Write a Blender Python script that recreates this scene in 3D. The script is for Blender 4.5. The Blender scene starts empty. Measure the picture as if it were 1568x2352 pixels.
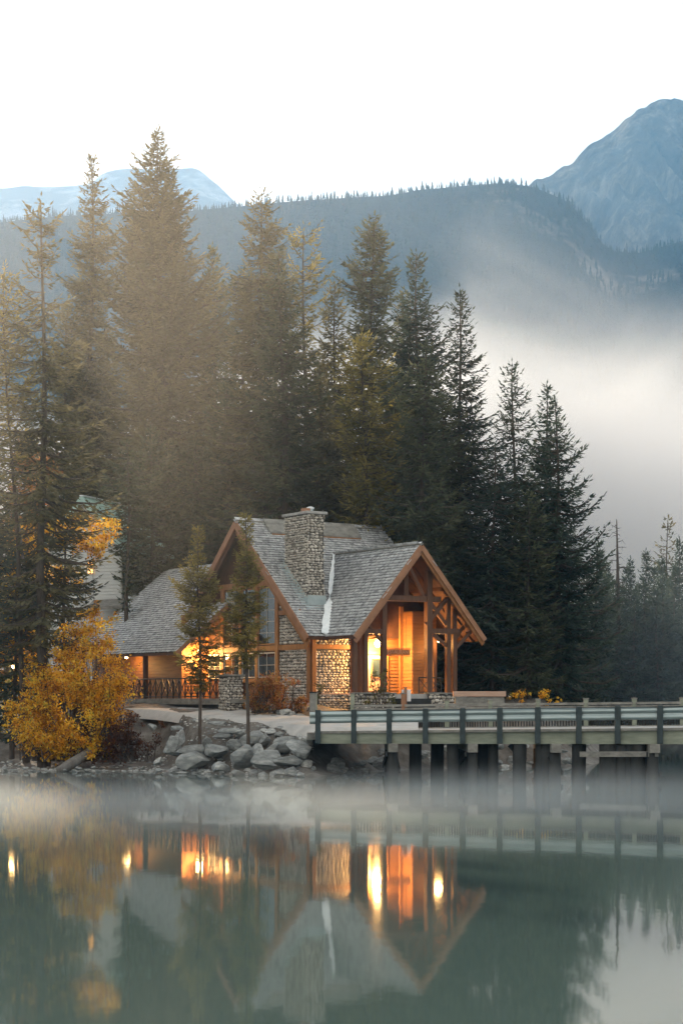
import bpy, math, random
import numpy as np
from mathutils import Vector, noise as mnoise
random.seed(7); np.random.seed(7)
R = math.radians
scene = bpy.context.scene
col = scene.collection

# ------------------------------------------------------------------ camera, sky, sun, exposure
F = 4200.0            # focal length in pixels of a 1568 x 2352 picture
HZ = 1605.0           # row of the horizon
CAMZ = 4.0
cam = bpy.data.objects.new('camera', bpy.data.cameras.new('camera')); col.objects.link(cam)
cam.location = (0, 0, CAMZ); cam.rotation_euler = (R(90), 0, 0)
cam.data.sensor_fit = 'VERTICAL'; cam.data.sensor_height = 36.0; cam.data.sensor_width = 24.0
cam.data.lens = 36.0 * F / 2352.0
cam.data.shift_y = (HZ - 1176.0) / 2352.0
cam.data.clip_start = 0.5; cam.data.clip_end = 20000
scene.camera = cam

SUN_EL, SUN_AZ = R(21.0), R(-17.0)         # azimuth measured from +Y towards +X
world = bpy.data.worlds.new('World'); scene.world = world; world.use_nodes = True
wn = world.node_tree.nodes; wl = world.node_tree.links
bg = wn['Background']
sky = wn.new('ShaderNodeTexSky'); sky.sky_type = 'NISHITA'; sky.sun_disc = False
sky.sun_elevation = SUN_EL; sky.sun_rotation = SUN_AZ
sky.altitude = 1300; sky.air_density = 1.0; sky.dust_density = 2.0; sky.ozone_density = 1.5
wb_ = wn.new('ShaderNodeMix'); wb_.data_type = 'RGBA'; wb_.blend_type = 'MULTIPLY'; wb_.inputs[0].default_value = 1.0
wl.new(sky.outputs[0], wb_.inputs[6]); wb_.inputs[7].default_value = (1.22, 1.0, .77, 1); 
ad_ = wn.new('ShaderNodeMix'); ad_.data_type = 'RGBA'; ad_.inputs[0].default_value = .965          # thin bright cloud veils most of the blue sky
wl.new(wb_.outputs[2], ad_.inputs[6]); ad_.inputs[7].default_value = (1.09, 1.05, .96, 1); wl.new(ad_.outputs[2], bg.inputs[0]); bg.inputs[1].default_value = 0.15

sl = bpy.data.lights.new('sun', 'SUN'); sl.energy = 2.0; sl.angle = R(0.6); sl.color = (1.0, 0.83, 0.62)
sun = bpy.data.objects.new('sun', sl); col.objects.link(sun)
sd = Vector((math.sin(SUN_AZ)*math.cos(SUN_EL), math.cos(SUN_AZ)*math.cos(SUN_EL), math.sin(SUN_EL)))
sun.rotation_euler = sd.to_track_quat('Z', 'Y').to_euler(); sun.location = sd*300

scene.view_settings.view_transform = 'Standard'; scene.view_settings.look = 'None'
scene.view_settings.gamma = 1.0; scene.view_settings.exposure = 2.8
cy = scene.cycles
cy.use_denoising = True; cy.max_bounces = 10; cy.diffuse_bounces = 3; cy.glossy_bounces = 3
cy.transmission_bounces = 4; cy.transparent_max_bounces = 16; cy.volume_bounces = 6
cy.volume_step_rate = 1.0; cy.volume_max_steps = 128
cy.sample_clamp_indirect = 6.0; cy.caustics_reflective = False; cy.caustics_refractive = False

# ------------------------------------------------------------------ helpers
def W(px, py, d):
    return Vector(((px-784.0)*d/F, d, CAMZ + (HZ-py)*d/F))
def X(px, d): return (px-784.0)*d/F
def Z(py, d): return CAMZ + (HZ-py)*d/F

def tag(o, label=None, cat=None, group=None, kind=None):
    if label: o['label'] = label
    if cat: o['category'] = cat
    if group: o['group'] = group
    if kind: o['kind'] = kind
    return o
def empty(name, loc, label=None, cat=None, group=None, kind=None, rz=0.0):
    o = bpy.data.objects.new(name, None); col.objects.link(o)
    o.location = loc; o.rotation_euler = (0, 0, rz); o.empty_display_size = 0.3
    return tag(o, label, cat, group, kind)
def ordn(n):
    w = ['first','second','third','fourth','fifth','sixth','seventh','eighth','ninth','tenth','eleventh','twelfth','thirteenth','fourteenth','fifteenth','sixteenth','seventeenth','eighteenth','nineteenth']
    if n < 20: return w[n-1]
    t = {2:'twent',3:'thirt',4:'fort',5:'fift'}[n//10]
    return t+'ieth' if n % 10 == 0 else t+'y-'+w[n % 10-1]
def link_mesh(name, me, mat, parent=None):
    o = bpy.data.objects.new(name, me); col.objects.link(o)
    if mat: me.materials.append(mat)
    if parent: o.parent = parent
    return o
def origin_of(parent):
    v = Vector((0, 0, 0))
    while parent: v = v + parent.location; parent = parent.parent
    return v

class MB:
    """collects world-space shapes, builds ONE mesh object"""
    def __init__(s): s.v = []; s.f = []
    def add(s, vs, fs):
        n = len(s.v); s.v.extend([tuple(v) for v in vs]); s.f.extend([tuple(n+i for i in f) for f in fs]); return s
    def hexa(s, p):  # 8 corners: bottom 0-3 ccw, top 4-7
        return s.add(p, [(3,2,1,0),(4,5,6,7),(0,1,5,4),(1,2,6,5),(2,3,7,6),(3,0,4,7)])
    def box(s, x0, x1, y0, y1, z0, z1, fr=None):
        p = [(x0,y0,z0),(x1,y0,z0),(x1,y1,z0),(x0,y1,z0),(x0,y0,z1),(x1,y0,z1),(x1,y1,z1),(x0,y1,z1)]
        if fr: p = [fr(*q) for q in p]
        return s.hexa(p)
    def bar(s, a, b, w, h, up=(0,0,1), w2=None, h2=None):
        a = Vector(a); b = Vector(b); d = (b-a).normalized(); up = Vector(up)
        r = d.cross(up)
        if r.length < 1e-4: r = d.cross(Vector((0,1,0)))
        r.normalize(); t = r.cross(d).normalized()
        w2 = w if w2 is None else w2; h2 = h if h2 is None else h2
        p = [a-r*w/2-t*h/2, a+r*w/2-t*h/2, b+r*w2/2-t*h2/2, b-r*w2/2-t*h2/2,
             a-r*w/2+t*h/2, a+r*w/2+t*h/2, b+r*w2/2+t*h2/2, b-r*w2/2+t*h2/2]
        return s.hexa(p)
    def tube(s, pts, rad, n=8, cap=True):
        pts = [Vector(p) for p in pts]; k = len(pts)
        if not hasattr(rad, '__len__'): rad = [rad]*k
        vs = []; ref = None
        for i, p in enumerate(pts):
            d = (pts[min(i+1, k-1)]-pts[max(i-1, 0)]).normalized()
            if ref is None:
                ref = d.cross(Vector((0.3, 1, 0.1)))
                if ref.length < .1: ref = d.cross(Vector((1, 0, 0)))
            ref = (ref - d*ref.dot(d)).normalized(); q = d.cross(ref)
            for j in range(n):
                a = 2*math.pi*j/n
                vs.append(p + (ref*math.cos(a)+q*math.sin(a))*rad[i])
        fs = []
        for i in range(k-1):
            for j in range(n):
                j2 = (j+1) % n
                fs.append((i*n+j, i*n+j2, (i+1)*n+j2, (i+1)*n+j))
        if cap: fs.append(tuple(reversed(range(n)))); fs.append(tuple((k-1)*n+j for j in range(n)))
        return s.add(vs, fs)
    def quad(s, a, b, c, d): return s.add([a, b, c, d], [(0,1,2,3)])
    def slab(s, poly, nrm, t):   # polygon extruded by -nrm*t
        n = len(poly); nrm = Vector(nrm)
        top = [Vector(p) for p in poly]; bot = [p-nrm*t for p in top]
        return s.add(top+bot, [tuple(range(n)), tuple(reversed(range(n, 2*n)))] +
                     [(i, n+i, n+(i+1) % n, (i+1) % n) for i in range(n)])
    def build(s, name, mat, parent=None, smooth=False, bevel=0.0):
        me = bpy.data.meshes.new(name); o0 = origin_of(parent)
        me.from_pydata([(v[0]-o0.x, v[1]-o0.y, v[2]-o0.z) for v in s.v], [], s.f)
        import bmesh
        bm = bmesh.new(); bm.from_mesh(me); bmesh.ops.recalc_face_normals(bm, faces=bm.faces); bm.to_mesh(me); bm.free()
        if smooth: me.polygons.foreach_set('use_smooth', [True]*len(me.polygons))
        me.update(); o = link_mesh(name, me, mat, parent)
        if bevel:
            m = o.modifiers.new('bevel', 'BEVEL'); m.width = bevel; m.segments = 2; m.limit_method = 'ANGLE'
        return o

def np_mesh(name, V, Fq, tint=None, smooth=False):
    """V (n,3), Fq (m,3|4) -> mesh, tint per vertex"""
    me = bpy.data.meshes.new(name); V = np.asarray(V, np.float32); Fq = np.asarray(Fq, np.int32)
    k = Fq.shape[1]
    me.vertices.add(len(V)); me.vertices.foreach_set('co', V.ravel())
    me.loops.add(Fq.size); me.loops.foreach_set('vertex_index', Fq.ravel())
    me.polygons.add(len(Fq)); me.polygons.foreach_set('loop_start', np.arange(0, Fq.size, k, dtype=np.int32))
    me.polygons.foreach_set('loop_total', np.full(len(Fq), k, np.int32))
    if smooth: me.polygons.foreach_set('use_smooth', np.ones(len(Fq), bool))
    if tint is not None:
        at = me.attributes.new('tint', 'FLOAT', 'POINT'); at.data.foreach_set('value', np.asarray(tint, np.float32))
    me.update(calc_edges=True)
    return me

# ------------------------------------------------------------------ materials
class NT:
    def __init__(s, name):
        s.m = bpy.data.materials.new(name); s.m.use_nodes = True; s.t = s.m.node_tree; s.n = s.t.nodes; s.l = s.t.links
        s.b = s.n.get('Principled BSDF'); s.out = s.n.get('Material Output')
    def new(s, t, **kw):
        n = s.n.new(t)
        for k, v in kw.items():
            if hasattr(n, k): setattr(n, k, v)
        return n
    def co(s, sx=1, sy=1, sz=1, kind='Object', rot=None):
        t = s.new('ShaderNodeTexCoord'); mp = s.new('ShaderNodeMapping'); mp.inputs['Scale'].default_value = (sx, sy, sz)
        if rot: mp.inputs['Rotation'].default_value = rot
        s.l.new(t.outputs[kind], mp.inputs[0]); return mp.outputs[0]
    def noise(s, scale, detail=4, rough=.55, co=None, dist=0):
        n = s.new('ShaderNodeTexNoise'); n.inputs['Scale'].default_value = scale; n.inputs['Detail'].default_value = detail
        n.inputs['Roughness'].default_value = rough; n.inputs['Distortion'].default_value = dist
        s.l.new(co if co is not None else s.co(), n.inputs['Vector']); return n.outputs['Fac']
    def ramp(s, fac, stops):
        r = s.new('ShaderNodeValToRGB'); e = r.color_ramp.elements
        e[0].position, e[0].color = stops[0][0], (*stops[0][1], 1); e[1].position, e[1].color = stops[-1][0], (*stops[-1][1], 1)
        for p, c in stops[1:-1]: q = e.new(p); q.color = (*c, 1)
        s.l.new(fac, r.inputs[0]); return r.outputs[0]
    def mix(s, fac, a, b, mode='MIX'):
        m = s.new('ShaderNodeMix', data_type='RGBA', blend_type=mode)
        for i, v in ((0, fac), (6, a), (7, b)):
            if isinstance(v, (int, float)): m.inputs[i].default_value = v
            elif isinstance(v, tuple): m.inputs[i].default_value = (*v, 1)
            else: s.l.new(v, m.inputs[i])
        return m.outputs[2]
    def math(s, op, a, b=0.0, clamp=False):
        m = s.new('ShaderNodeMath', operation=op, use_clamp=clamp)
        for i, v in ((0, a), (1, b)):
            if isinstance(v, (int, float)): m.inputs[i].default_value = v
            else: s.l.new(v, m.inputs[i])
        return m.outputs[0]
    def bump(s, h, strength=.4, dist=.02):
        b = s.new('ShaderNodeBump'); b.inputs['Strength'].default_value = strength; b.inputs['Distance'].default_value = dist
        s.l.new(h, b.inputs['Height']); s.l.new(b.outputs[0], s.b.inputs['Normal']); return b
    def base(s, c, rough=.8, metal=0.0, spec=.3):
        if isinstance(c, tuple): s.b.inputs['Base Color'].default_value = (*c, 1)
        else: s.l.new(c, s.b.inputs['Base Color'])
        s.b.inputs['Roughness'].default_value = rough; s.b.inputs['Metallic'].default_value = metal
        s.b.inputs['Specular IOR Level'].default_value = spec; return s.m

def m_noise(name, c0, c1, scale=3, rough=.85, stretch=(1,1,1), bump=.3, bd=.02, metal=0, spec=.3, c2=None):
    t = NT(name); co = t.co(*stretch)
    stops = [(.3, c0), (.7, c1)] if c2 is None else [(.25, c0), (.5, c1), (.75, c2)]
    c = t.ramp(t.noise(scale, 6, .6, co), stops)
    if bump: t.bump(t.noise(scale*4, 4, .6, co), bump, bd)
    return t.base(c, rough, metal, spec)

def m_tint(name, stops, rough=.9, noise_sc=None, transl=0.0, dark=None):
    """colour from the per-vertex 'tint' attribute (a leaf / stone / shingle of its own colour)"""
    t = NT(name); a = t.new('ShaderNodeAttribute', attribute_name='tint')
    c = t.ramp(a.outputs['Fac'], stops)
    if noise_sc:
        n = t.noise(noise_sc, 4, .6)
        c = t.mix(1.0, c, t.ramp(n, [(.3, (.65,.65,.65)), (.7, (1.25,1.25,1.25))]), 'MULTIPLY')
    m = t.base(c, rough, 0, .2)
    if transl:
        tr = t.new('ShaderNodeBsdfTranslucent'); mx = t.new('ShaderNodeMixShader'); mx.inputs[0].default_value = transl
        t.l.new(c, tr.inputs[0]); t.l.new(t.b.outputs[0], mx.inputs[1]); t.l.new(tr.outputs[0], mx.inputs[2])
        t.l.new(mx.outputs[0], t.out.inputs['Surface'])
    return m

M = {}
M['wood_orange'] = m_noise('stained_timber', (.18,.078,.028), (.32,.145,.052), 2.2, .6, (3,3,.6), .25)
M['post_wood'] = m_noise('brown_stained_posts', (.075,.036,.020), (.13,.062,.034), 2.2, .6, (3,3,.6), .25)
M['wood_trim']   = m_noise('rake_board_timber', (.24,.115,.060), (.36,.185,.105), 1.5, .65, (1,1,1), .2)
M['wood_dark']   = m_noise('dark_timber', (.055,.026,.016), (.10,.047,.027), 2, .75, (1,1,1), .25)
M['wood_pale']   = m_noise('new_pale_timber', (.42,.27,.20), (.55,.37,.28), 2, .7, (.5,.5,3), .2)
M['wood_grey']   = m_noise('weathered_grey_timber', (.14,.135,.125), (.30,.29,.26), 2, .85, (1,1,2), .35)
M['wood_fascia'] = m_noise('greenish_weathered_timber', (.19,.21,.165), (.31,.33,.26), .9, .85, (1,1,5), .3)
M['wood_black']  = m_noise('tarred_timber', (.018,.020,.020), (.045,.046,.045), 2, .8, (1,1,.5), .4)
M['post_steel']  = m_noise('dark_painted_steel', (.022,.035,.040), (.045,.062,.066), 3, .5, (1,1,1), .1)
M['guardrail']   = m_noise('galvanised_steel', (.27,.34,.35), (.42,.48,.48), 2.0, .38, (.4,.4,4), .08, metal=.45, spec=.5)
M['siding']      = m_noise('stained_clapboard', (.15,.066,.022), (.25,.115,.038), 1.3, .6, (.6,.6,6), .2)
M['siding_white']= m_noise('pale_painted_clapboard', (.50,.51,.50), (.62,.63,.61), 1.3, .6, (.6,.6,6), .15)
M['metal_green'] = m_noise('pale_green_metal_roof', (.34,.50,.46), (.44,.60,.55), .6, .4, (1,1,1), .05)
M['metal_flash'] = m_noise('bright_flashing_metal', (.34,.42,.44), (.50,.57,.58), 2, .35, (1,1,1), .1, metal=.3)
M['white_flash'] = m_noise('frosted_white_metal', (.70,.74,.76), (.86,.88,.88), 5, .6, (1,1,1), .3)
M['iron']        = m_noise('black_wrought_iron', (.012,.012,.013), (.03,.028,.026), 4, .5, (1,1,1), .1)
M['glass_dark']  = NT('dark_window_glass').base((.018,.030,.040), .06, 0, .6)
M['muntin']      = m_noise('pale_window_bars', (.40,.40,.38), (.55,.54,.50), 3, .6, (1,1,1), 0)
M['mortar']      = m_noise('grey_mortar', (.055,.050,.045), (.11,.10,.09), 6, .95)
M['concrete']    = m_noise('pale_concrete', (.28,.27,.26), (.42,.41,.39), 2.5, .85)
M['bark']        = m_noise('spruce_bark', (.045,.036,.030), (.12,.095,.078), 2.5, .95, (3,3,.6), .6, .05)
M['bark_pale']   = m_noise('grey_dead_bark', (.10,.092,.085), (.21,.195,.18), 2.5, .95, (3,3,.5), .5, .04)
M['stone']   = m_tint('river_cobbles', [(0,(.24,.22,.19)),(.35,(.42,.385,.335)),(.7,(.56,.515,.45)),(1,(.70,.65,.58))], .85, 9)
M['shingle'] = m_tint('weathered_cedar_shingles', [(0,(.035,.036,.036)),(.08,(.26,.265,.27)),(.5,(.48,.486,.49)),(1,(.64,.645,.645))], .8, 6)  # darkest stop: butt end grain plus painted shadow between courses
M['white_paint'] = m_noise('white_painted_board', (.70,.70,.70), (.82,.82,.82), 3, .6, (1,1,1), 0)
M['yellow_paint'] = m_noise('yellow_paint', (.62,.33,.03), (.78,.44,.05), 3, .6, (1,1,1), 0)
M['rock'] = m_tint('riprap_rock', [(0,(.11,.125,.13)),(.5,(.21,.23,.23)),(1,(.36,.37,.36))], .9, 2.5)
M['road'] = m_noise('worn_asphalt_dusted_with_gravel', (.34,.33,.315), (.48,.465,.445), .6, .9, (1,1,1), .15, c2=(.36,.35,.335))
def emit(name, c, s):
    t = NT(name); t.b.inputs['Emission Color'].default_value = (*c, 1); t.b.inputs['Emission Strength'].default_value = s
    return t.base(c, .5)
M['bulb'] = emit('lit_lamp_globe', (1.0,.66,.28), 7)
M['lit_glass'] = emit('lit_window_glass', (1.0,.48,.12), .8)
# ------------------------------------------------------------------ setting: land, water, hills
SHORE = [(-60,104),(-40,102),(-26,101.5),(X(60,101),101),(X(250,101),101),(X(330,100),100),(X(430,98.5),98.5),(X(520,96.3),96.3),(X(600,95),95),(X(660,94),94),
         (X(720,93.6),93.6),(X(752,94.4),94.4),(X(790,97),97),(X(880,101),101),(X(960,103),103),(X(1050,105),105),(X(1180,106.5),106.5),
         (X(1300,108),108),(X(1370,112),112),(X(1400,122),122),(X(1405,140),140),(X(1400,158),158),(X(1480,163),163),(X(1568,165),165),(45,166),(80,160),(400,170),
         (400,900),(-400,900),(-400,120)]
SH = np.array(SHORE)
def shore_sd(Xs, Ys):
    """signed distance to the shore polygon, positive on land"""
    d = np.full(Xs.shape, 1e9); inside = np.zeros(Xs.shape, bool)
    n = len(SH)
    for i in range(n):
        ax, ay = SH[i]; bx, by = SH[(i+1) % n]
        ex, ey = bx-ax, by-ay; L = ex*ex+ey*ey
        t = np.clip(((Xs-ax)*ex+(Ys-ay)*ey)/L, 0, 1)
        d = np.minimum(d, np.hypot(Xs-ax-t*ex, Ys-ay-t*ey))
        c = ((ay > Ys) != (by > Ys)) & (Xs < (bx-ax)*(Ys-ay)/((by-ay) if by != ay else 1e-9)+ax)
        inside ^= c
    return np.where(inside, d, -d)
CP = []   # px, py, depth control points of the flat top of the bank
for px, py, d in [(290,1633,110),(440,1652,105),(548,1661,101.5),(640,1671,99),(715,1679,97),(282,1618,119),(400,1621,114),(514,1627,108.5),
                  (616,1640,104.5),(713,1650,102.5),(800,1656,101),(880,1668,99.5),(760,1672,97.5),(714,1614,105.8),(650,1612,107.5),(790,1632,105.5),(880,1628,104),(1000,1628,104),(1110,1620,105),
                  (1200,1625,106),(1300,1630,110),(1000,1600,112),(1200,1605,118)]:
    p = W(px, py, d); CP.append((p.x, p.y, p.z))
CP += [(-20,112,2.6),(-26,108,2.2),(-22,125,3.6),(-15,125,3.7),(-40,115,3),(-60,130,4.5),(-10,135,4.2),(5,135,4.2),(16,130,3.8),(0,170,6),(-40,170,7),(15,115,3.2),
       (13.5,140,2.5),(30,180,1.6),(60,180,1.8),(20,185,1.7),(0,220,8),(60,260,4),(200,260,5),(-150,250,20),(0,500,10),(200,500,8),(-200,500,40),(0,900,10)]
CPA = np.array(CP)
def plateau(Xs, Ys):
    num = np.zeros(Xs.shape); den = np.zeros(Xs.shape)
    for x, y, z in CPA:
        w = 1.0/((Xs-x)**2+(Ys-y)**2+0.6)**1.6
        num += w*z; den += w
    return num/den
def smooth(t): t = np.clip(t, 0, 1); return t*t*(3-2*t)
def ground(Xs, Ys, rough=True):
    Xs = np.asarray(Xs, float); Ys = np.asarray(Ys, float)
    sd = shore_sd(Xs, Ys); top = plateau(Xs, Ys)
    pxs = 784+Xs*F/np.maximum(Ys, 1)
    beach = smooth((470-pxs)/120)*smooth((500-pxs)/100)*(Ys < 140)       # flat stony shore on the left only
    run = 4.2 + 4.5*beach
    rise = smooth((sd-2.8*beach)/run)
    z = 0.10*np.clip(sd, 0, 3)*beach/2.2 + rise*top
    z = np.where(sd < 0, np.maximum(-2.5, sd*0.35), z)
    return z
def gz(x, y): return float(ground(np.array([x]), np.array([y]))[0])

def sheet(name, xs, ys, zf, mat, kind='structure', smooth_=True, parent=None):
    gx, gy = np.meshgrid(xs, ys); zz = zf(gx, gy)
    V = np.stack([gx, gy, zz], -1).reshape(-1, 3); nx, ny = len(xs), len(ys)
    i = np.arange(nx-1)[None, :] + nx*np.arange(ny-1)[:, None]; i = i.ravel()
    me = np_mesh(name, V, np.stack([i, i+1, i+nx+1, i+nx], -1), smooth=smooth_)
    o = link_mesh(name, me, mat, parent)
    if kind: o['kind'] = kind
    return o
def fbm(gx, gy, sc, oct=4, seed=0.0):
    f = np.vectorize(lambda a, b: mnoise.fractal(Vector((a*sc+seed, b*sc, seed)), 1.0, 2.0, oct)); return f(gx, gy)

# ground: one sheet, denser around the bank
t = NT('bank_soil_and_gravel'); co = t.co()
c = t.ramp(t.noise(.8, 8, .65, co), [(.3,(.060,.052,.045)),(.5,(.14,.125,.11)),(.7,(.26,.245,.225))])
t.bump(t.noise(3.5, 8, .7, co), .8, .12); M['soil'] = t.base(c, .95)
xs = np.unique(np.concatenate([np.linspace(-900,-60,24), np.linspace(-60,-26,20), np.arange(-26, 20, .35), np.linspace(20,60,24), np.linspace(60,1200,28)]))
ys = np.unique(np.concatenate([np.linspace(40,90,6), np.arange(90, 125, .35), np.linspace(125,170,40), np.linspace(170,900,30)]))
def land(gx, gy):
    z = ground(gx, gy)
    near = (gx > -27) & (gx < 21) & (gy < 126)
    z = z + np.where(near & (z > .02), fbm(gx, gy, .6, 5)*.10 + fbm(gx, gy, 2.3, 3, 5.)*.04, 0)
    return z
sheet('ground', xs, ys, land, M['soil'])
# valley floor beyond, far under the mist
sheet('valley_floor', np.linspace(-4000,4000,20), np.linspace(880,7500,20), lambda a, b: 8+a*0, m_noise('far_meadow', (.03,.05,.03), (.05,.07,.04), .01))

# water
t = NT('glacial_lake_water')
co = t.co(1, 1, 1)
n1 = t.noise(.55, 3, .5, t.co(1.0, .30, 1)); n2 = t.noise(3.0, 2, .5, t.co(1.0, .5, 1))
hsum = t.math('ADD', n1, t.math('MULTIPLY', n2, .12)); t.bump(hsum, .13, .035)
M['water'] = t.base((.050,.078,.074), .04, 0, .5); t.b.inputs['IOR'].default_value = 1.333
sheet('lake_water', np.array([-1500., 0, 1500]), np.array([-60., 60, 200, 900]), lambda a, b: a*0, M['water'])
# lake bed, out of sight under the water
# hills
def ridge(pts, d):
    a = np.array(pts, float); xw = (a[:,0]-784)*d/F; zw = CAMZ+(HZ-a[:,1])*d/F
    return lambda x: np.interp(x, xw, zw)
HILL = [(-1600,600),(-600,560),(-100,520),(0,505),(150,490),(450,478),(560,470),(640,459),(760,452),(900,444),(960,430),(1060,424),(1160,416),(1220,424),(1300,456),(1345,505),(1395,572),(1470,575),(1568,548),(1900,500),(3000,420)]
PEAK = [(1000,640),(1150,470),(1215,424),(1260,400),(1300,375),(1350,340),(1400,308),(1440,268),(1460,246),(1490,236),(1530,232),(1568,229),(1700,236),(2000,300),(2600,420)]
FARM = [(-900,500),(-300,470),(-50,442),(0,438),(60,428),(120,433),(180,431),(205,425),(232,400),(250,392),(280,388),(330,393),(440,390),(462,397),(480,415),(505,432),(545,470),(700,520),(1500,600)]
DH, DP, DM = 2500.0, 3600.0, 6400.0
hr, pr, fr_ = ridge(HILL, DH), ridge(PEAK, DP), ridge(FARM, DM)
def hillz(gx, gy):
    k = gx/ np.maximum(gy, 1)*DH                       # radial so the skyline stays the skyline
    z = hr(k)*(gy/DH)
    s = (gy-1000)/(DH-1000)
    prof = np.where(s < 1, np.clip(s, 0, 1)**.85, 1-.8*(s-1))
    return z*prof*1.0 + fbm(gx, gy, .004, 5)*28*np.clip(s, 0, 1)*(1-np.clip(s-.8, 0, .2)*4.2)
t = NT('forested_hillside')
n = t.noise(.0035, 6, .6, t.co()); 
geo = t.new('ShaderNodeTexCoord'); sep = t.new('ShaderNodeSeparateXYZ'); t.l.new(geo.outputs['Object'], sep.inputs[0])
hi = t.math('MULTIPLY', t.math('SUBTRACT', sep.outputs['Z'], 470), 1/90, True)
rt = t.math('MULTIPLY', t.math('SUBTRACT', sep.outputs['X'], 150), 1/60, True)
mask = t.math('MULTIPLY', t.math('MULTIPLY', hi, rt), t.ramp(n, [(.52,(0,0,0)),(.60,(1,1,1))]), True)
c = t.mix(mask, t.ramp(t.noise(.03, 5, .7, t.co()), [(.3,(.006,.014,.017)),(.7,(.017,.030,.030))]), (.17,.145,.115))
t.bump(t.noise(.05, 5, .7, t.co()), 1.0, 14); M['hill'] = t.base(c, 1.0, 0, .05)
hx = np.linspace(-1500, 2200, 240); hy = np.concatenate([np.linspace(950, 2300, 60), np.linspace(2330, 2700, 26), np.linspace(2750, 3300, 8)])
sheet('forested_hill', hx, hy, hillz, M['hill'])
def peakz(gx, gy):
    k = gx/gy*DP; z = pr(k)*(gy/DP); s = (gy-2300)/(DP-2300)
    prof = np.where(s < 1, np.clip(s, 0, 1)**.8, 1-.9*(s-1))
    rid = 1-np.abs(fbm(gx+gy*.25, gy*.30, .0065, 6, 3.))*1.15
    w = np.clip(s, 0, 1)*(1-np.clip(s-.85, 0, .15)*5.6)
    return z*prof + (rid-.75)*170*w
t = NT('bare_mountain_rock')
c = t.ramp(t.noise(.016, 10, .72, t.co(1,1,.35), .15), [(.38,(.035,.036,.032)),(.52,(.11,.096,.078)),(.66,(.30,.255,.21))])
t.bump(t.noise(.03, 8, .75, t.co(1,1,.4)), 1.0, 34); M['mtn'] = t.base(c, 1.0, 0, .05)
sheet('rocky_mountain', np.linspace(50, 1500, 330), np.concatenate([np.linspace(2300, 3450, 170), np.linspace(3458, 3800, 60), np.linspace(3850, 4500, 8)]), peakz, M['mtn'])
def farz(gx, gy):
    k = gx/gy*DM; z = fr_(k)*(gy/DM); s = (gy-4600)/(DM-4600)
    prof = np.where(s < 1, np.clip(s, 0, 1)**.7, 1-.9*(s-1))
    w = np.clip(s, 0, 1)*(1-np.clip(s-.9, 0, .1)*8)
    return z*prof + (.6-np.abs(fbm(gx, gy*.4, .003, 5, 9.)))*90*w
t = NT('far_snowy_rock'); c = t.ramp(t.noise(.006, 8, .7, t.co(1,1,2)), [(.5,(.10,.10,.11)),(.72,(.36,.37,.40))]); M['far'] = t.base(c, 1.0, 0, .05)
sheet('distant_mountain', np.linspace(-3400, 1600, 220), np.concatenate([np.linspace(4600, 6200, 50), np.linspace(6220, 6600, 24), np.linspace(6650, 7200, 5)]), farz, M['far'])

# far-off wood on the hill: small conifers
def cone_field(pts, hs, seed):
    rng = np.random.RandomState(seed); V = []; Q = []; n0 = 0
    for (x, y, z), h in zip(pts, hs):
        r = h*rng.uniform(.13, .20); zz = z-h*.1
        for a, b, k in ((0, .5, 1), (.3, .75, .75), (.6, 1.0, .45)):
            ang = rng.uniform(0, 6.28)+np.arange(5)*2*np.pi/5
            rr = r*k*rng.uniform(.8, 1.2, 5)
            V.append(np.stack([x+np.cos(ang)*rr, y+np.sin(ang)*rr, np.full(5, zz+a*h)+rng.uniform(-.05,.05,5)*h], -1)); V.append([[x, y, zz+b*h]])
            Q += [(n0+i, n0+(i+1) % 5, n0+5) for i in range(5)]; n0 += 6
    V = np.concatenate(V); return np_mesh('forest', V, np.array(Q))
rng = np.random.RandomState(5); pts = []; hs = []
for i in range(1500):   # the crest
    y = DH*rng.uniform(.985, 1.01); x = rng.uniform(-520, 600)*y/DH
    pts.append((x, y, float(hillz(np.array([x]), np.array([y]))[0]))); hs.append(rng.choice([5, 7, 9, 13], p=[.35,.35,.22,.08])*rng.uniform(.8, 1.2))
for i in range(5200):
    y = rng.uniform(1500, 2480); x = rng.uniform(-.22, .21)*y
    pts.append((x, y, float(hillz(np.array([x]), np.array([y]))[0]))); hs.append(rng.uniform(10, 22))
M['far_tree'] = NT('far_conifers').base((.016,.030,.024), 1.0, 0, .05)
o = link_mesh('hillside_forest', cone_field(pts, hs, 3), M['far_tree']); tag(o, kind='stuff', label='dark conifer forest covering the far hillside and its crest', cat='forest')
# ------------------------------------------------------------------ conifers
def foliage_mat(name, stops, transl=.38):
    return m_tint(name, stops, .85, None, transl)
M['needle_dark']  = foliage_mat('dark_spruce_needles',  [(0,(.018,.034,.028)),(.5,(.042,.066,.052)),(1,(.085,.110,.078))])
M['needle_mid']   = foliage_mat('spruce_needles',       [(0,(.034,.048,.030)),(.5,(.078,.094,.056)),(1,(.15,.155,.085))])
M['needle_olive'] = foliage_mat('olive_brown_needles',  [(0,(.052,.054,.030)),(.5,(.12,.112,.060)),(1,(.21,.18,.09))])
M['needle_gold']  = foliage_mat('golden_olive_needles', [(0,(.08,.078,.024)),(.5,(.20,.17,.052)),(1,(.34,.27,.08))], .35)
M['leaf_yellow']  = foliage_mat('yellow_autumn_leaves', [(0,(.12,.060,.018)),(.22,(.62,.27,.022)),(.55,(.90,.54,.045)),(.85,(.94,.68,.09)),(1,(.42,.40,.07))], .55)
M['leaf_orange']  = foliage_mat('orange_autumn_leaves', [(0,(.10,.045,.025)),(.35,(.34,.13,.05)),(.7,(.46,.23,.08)),(1,(.30,.27,.09))], .35)
M['leaf_rust']    = foliage_mat('rust_dark_leaves',     [(0,(.035,.016,.012)),(.6,(.09,.036,.022)),(1,(.20,.075,.030))], .2)
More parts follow.
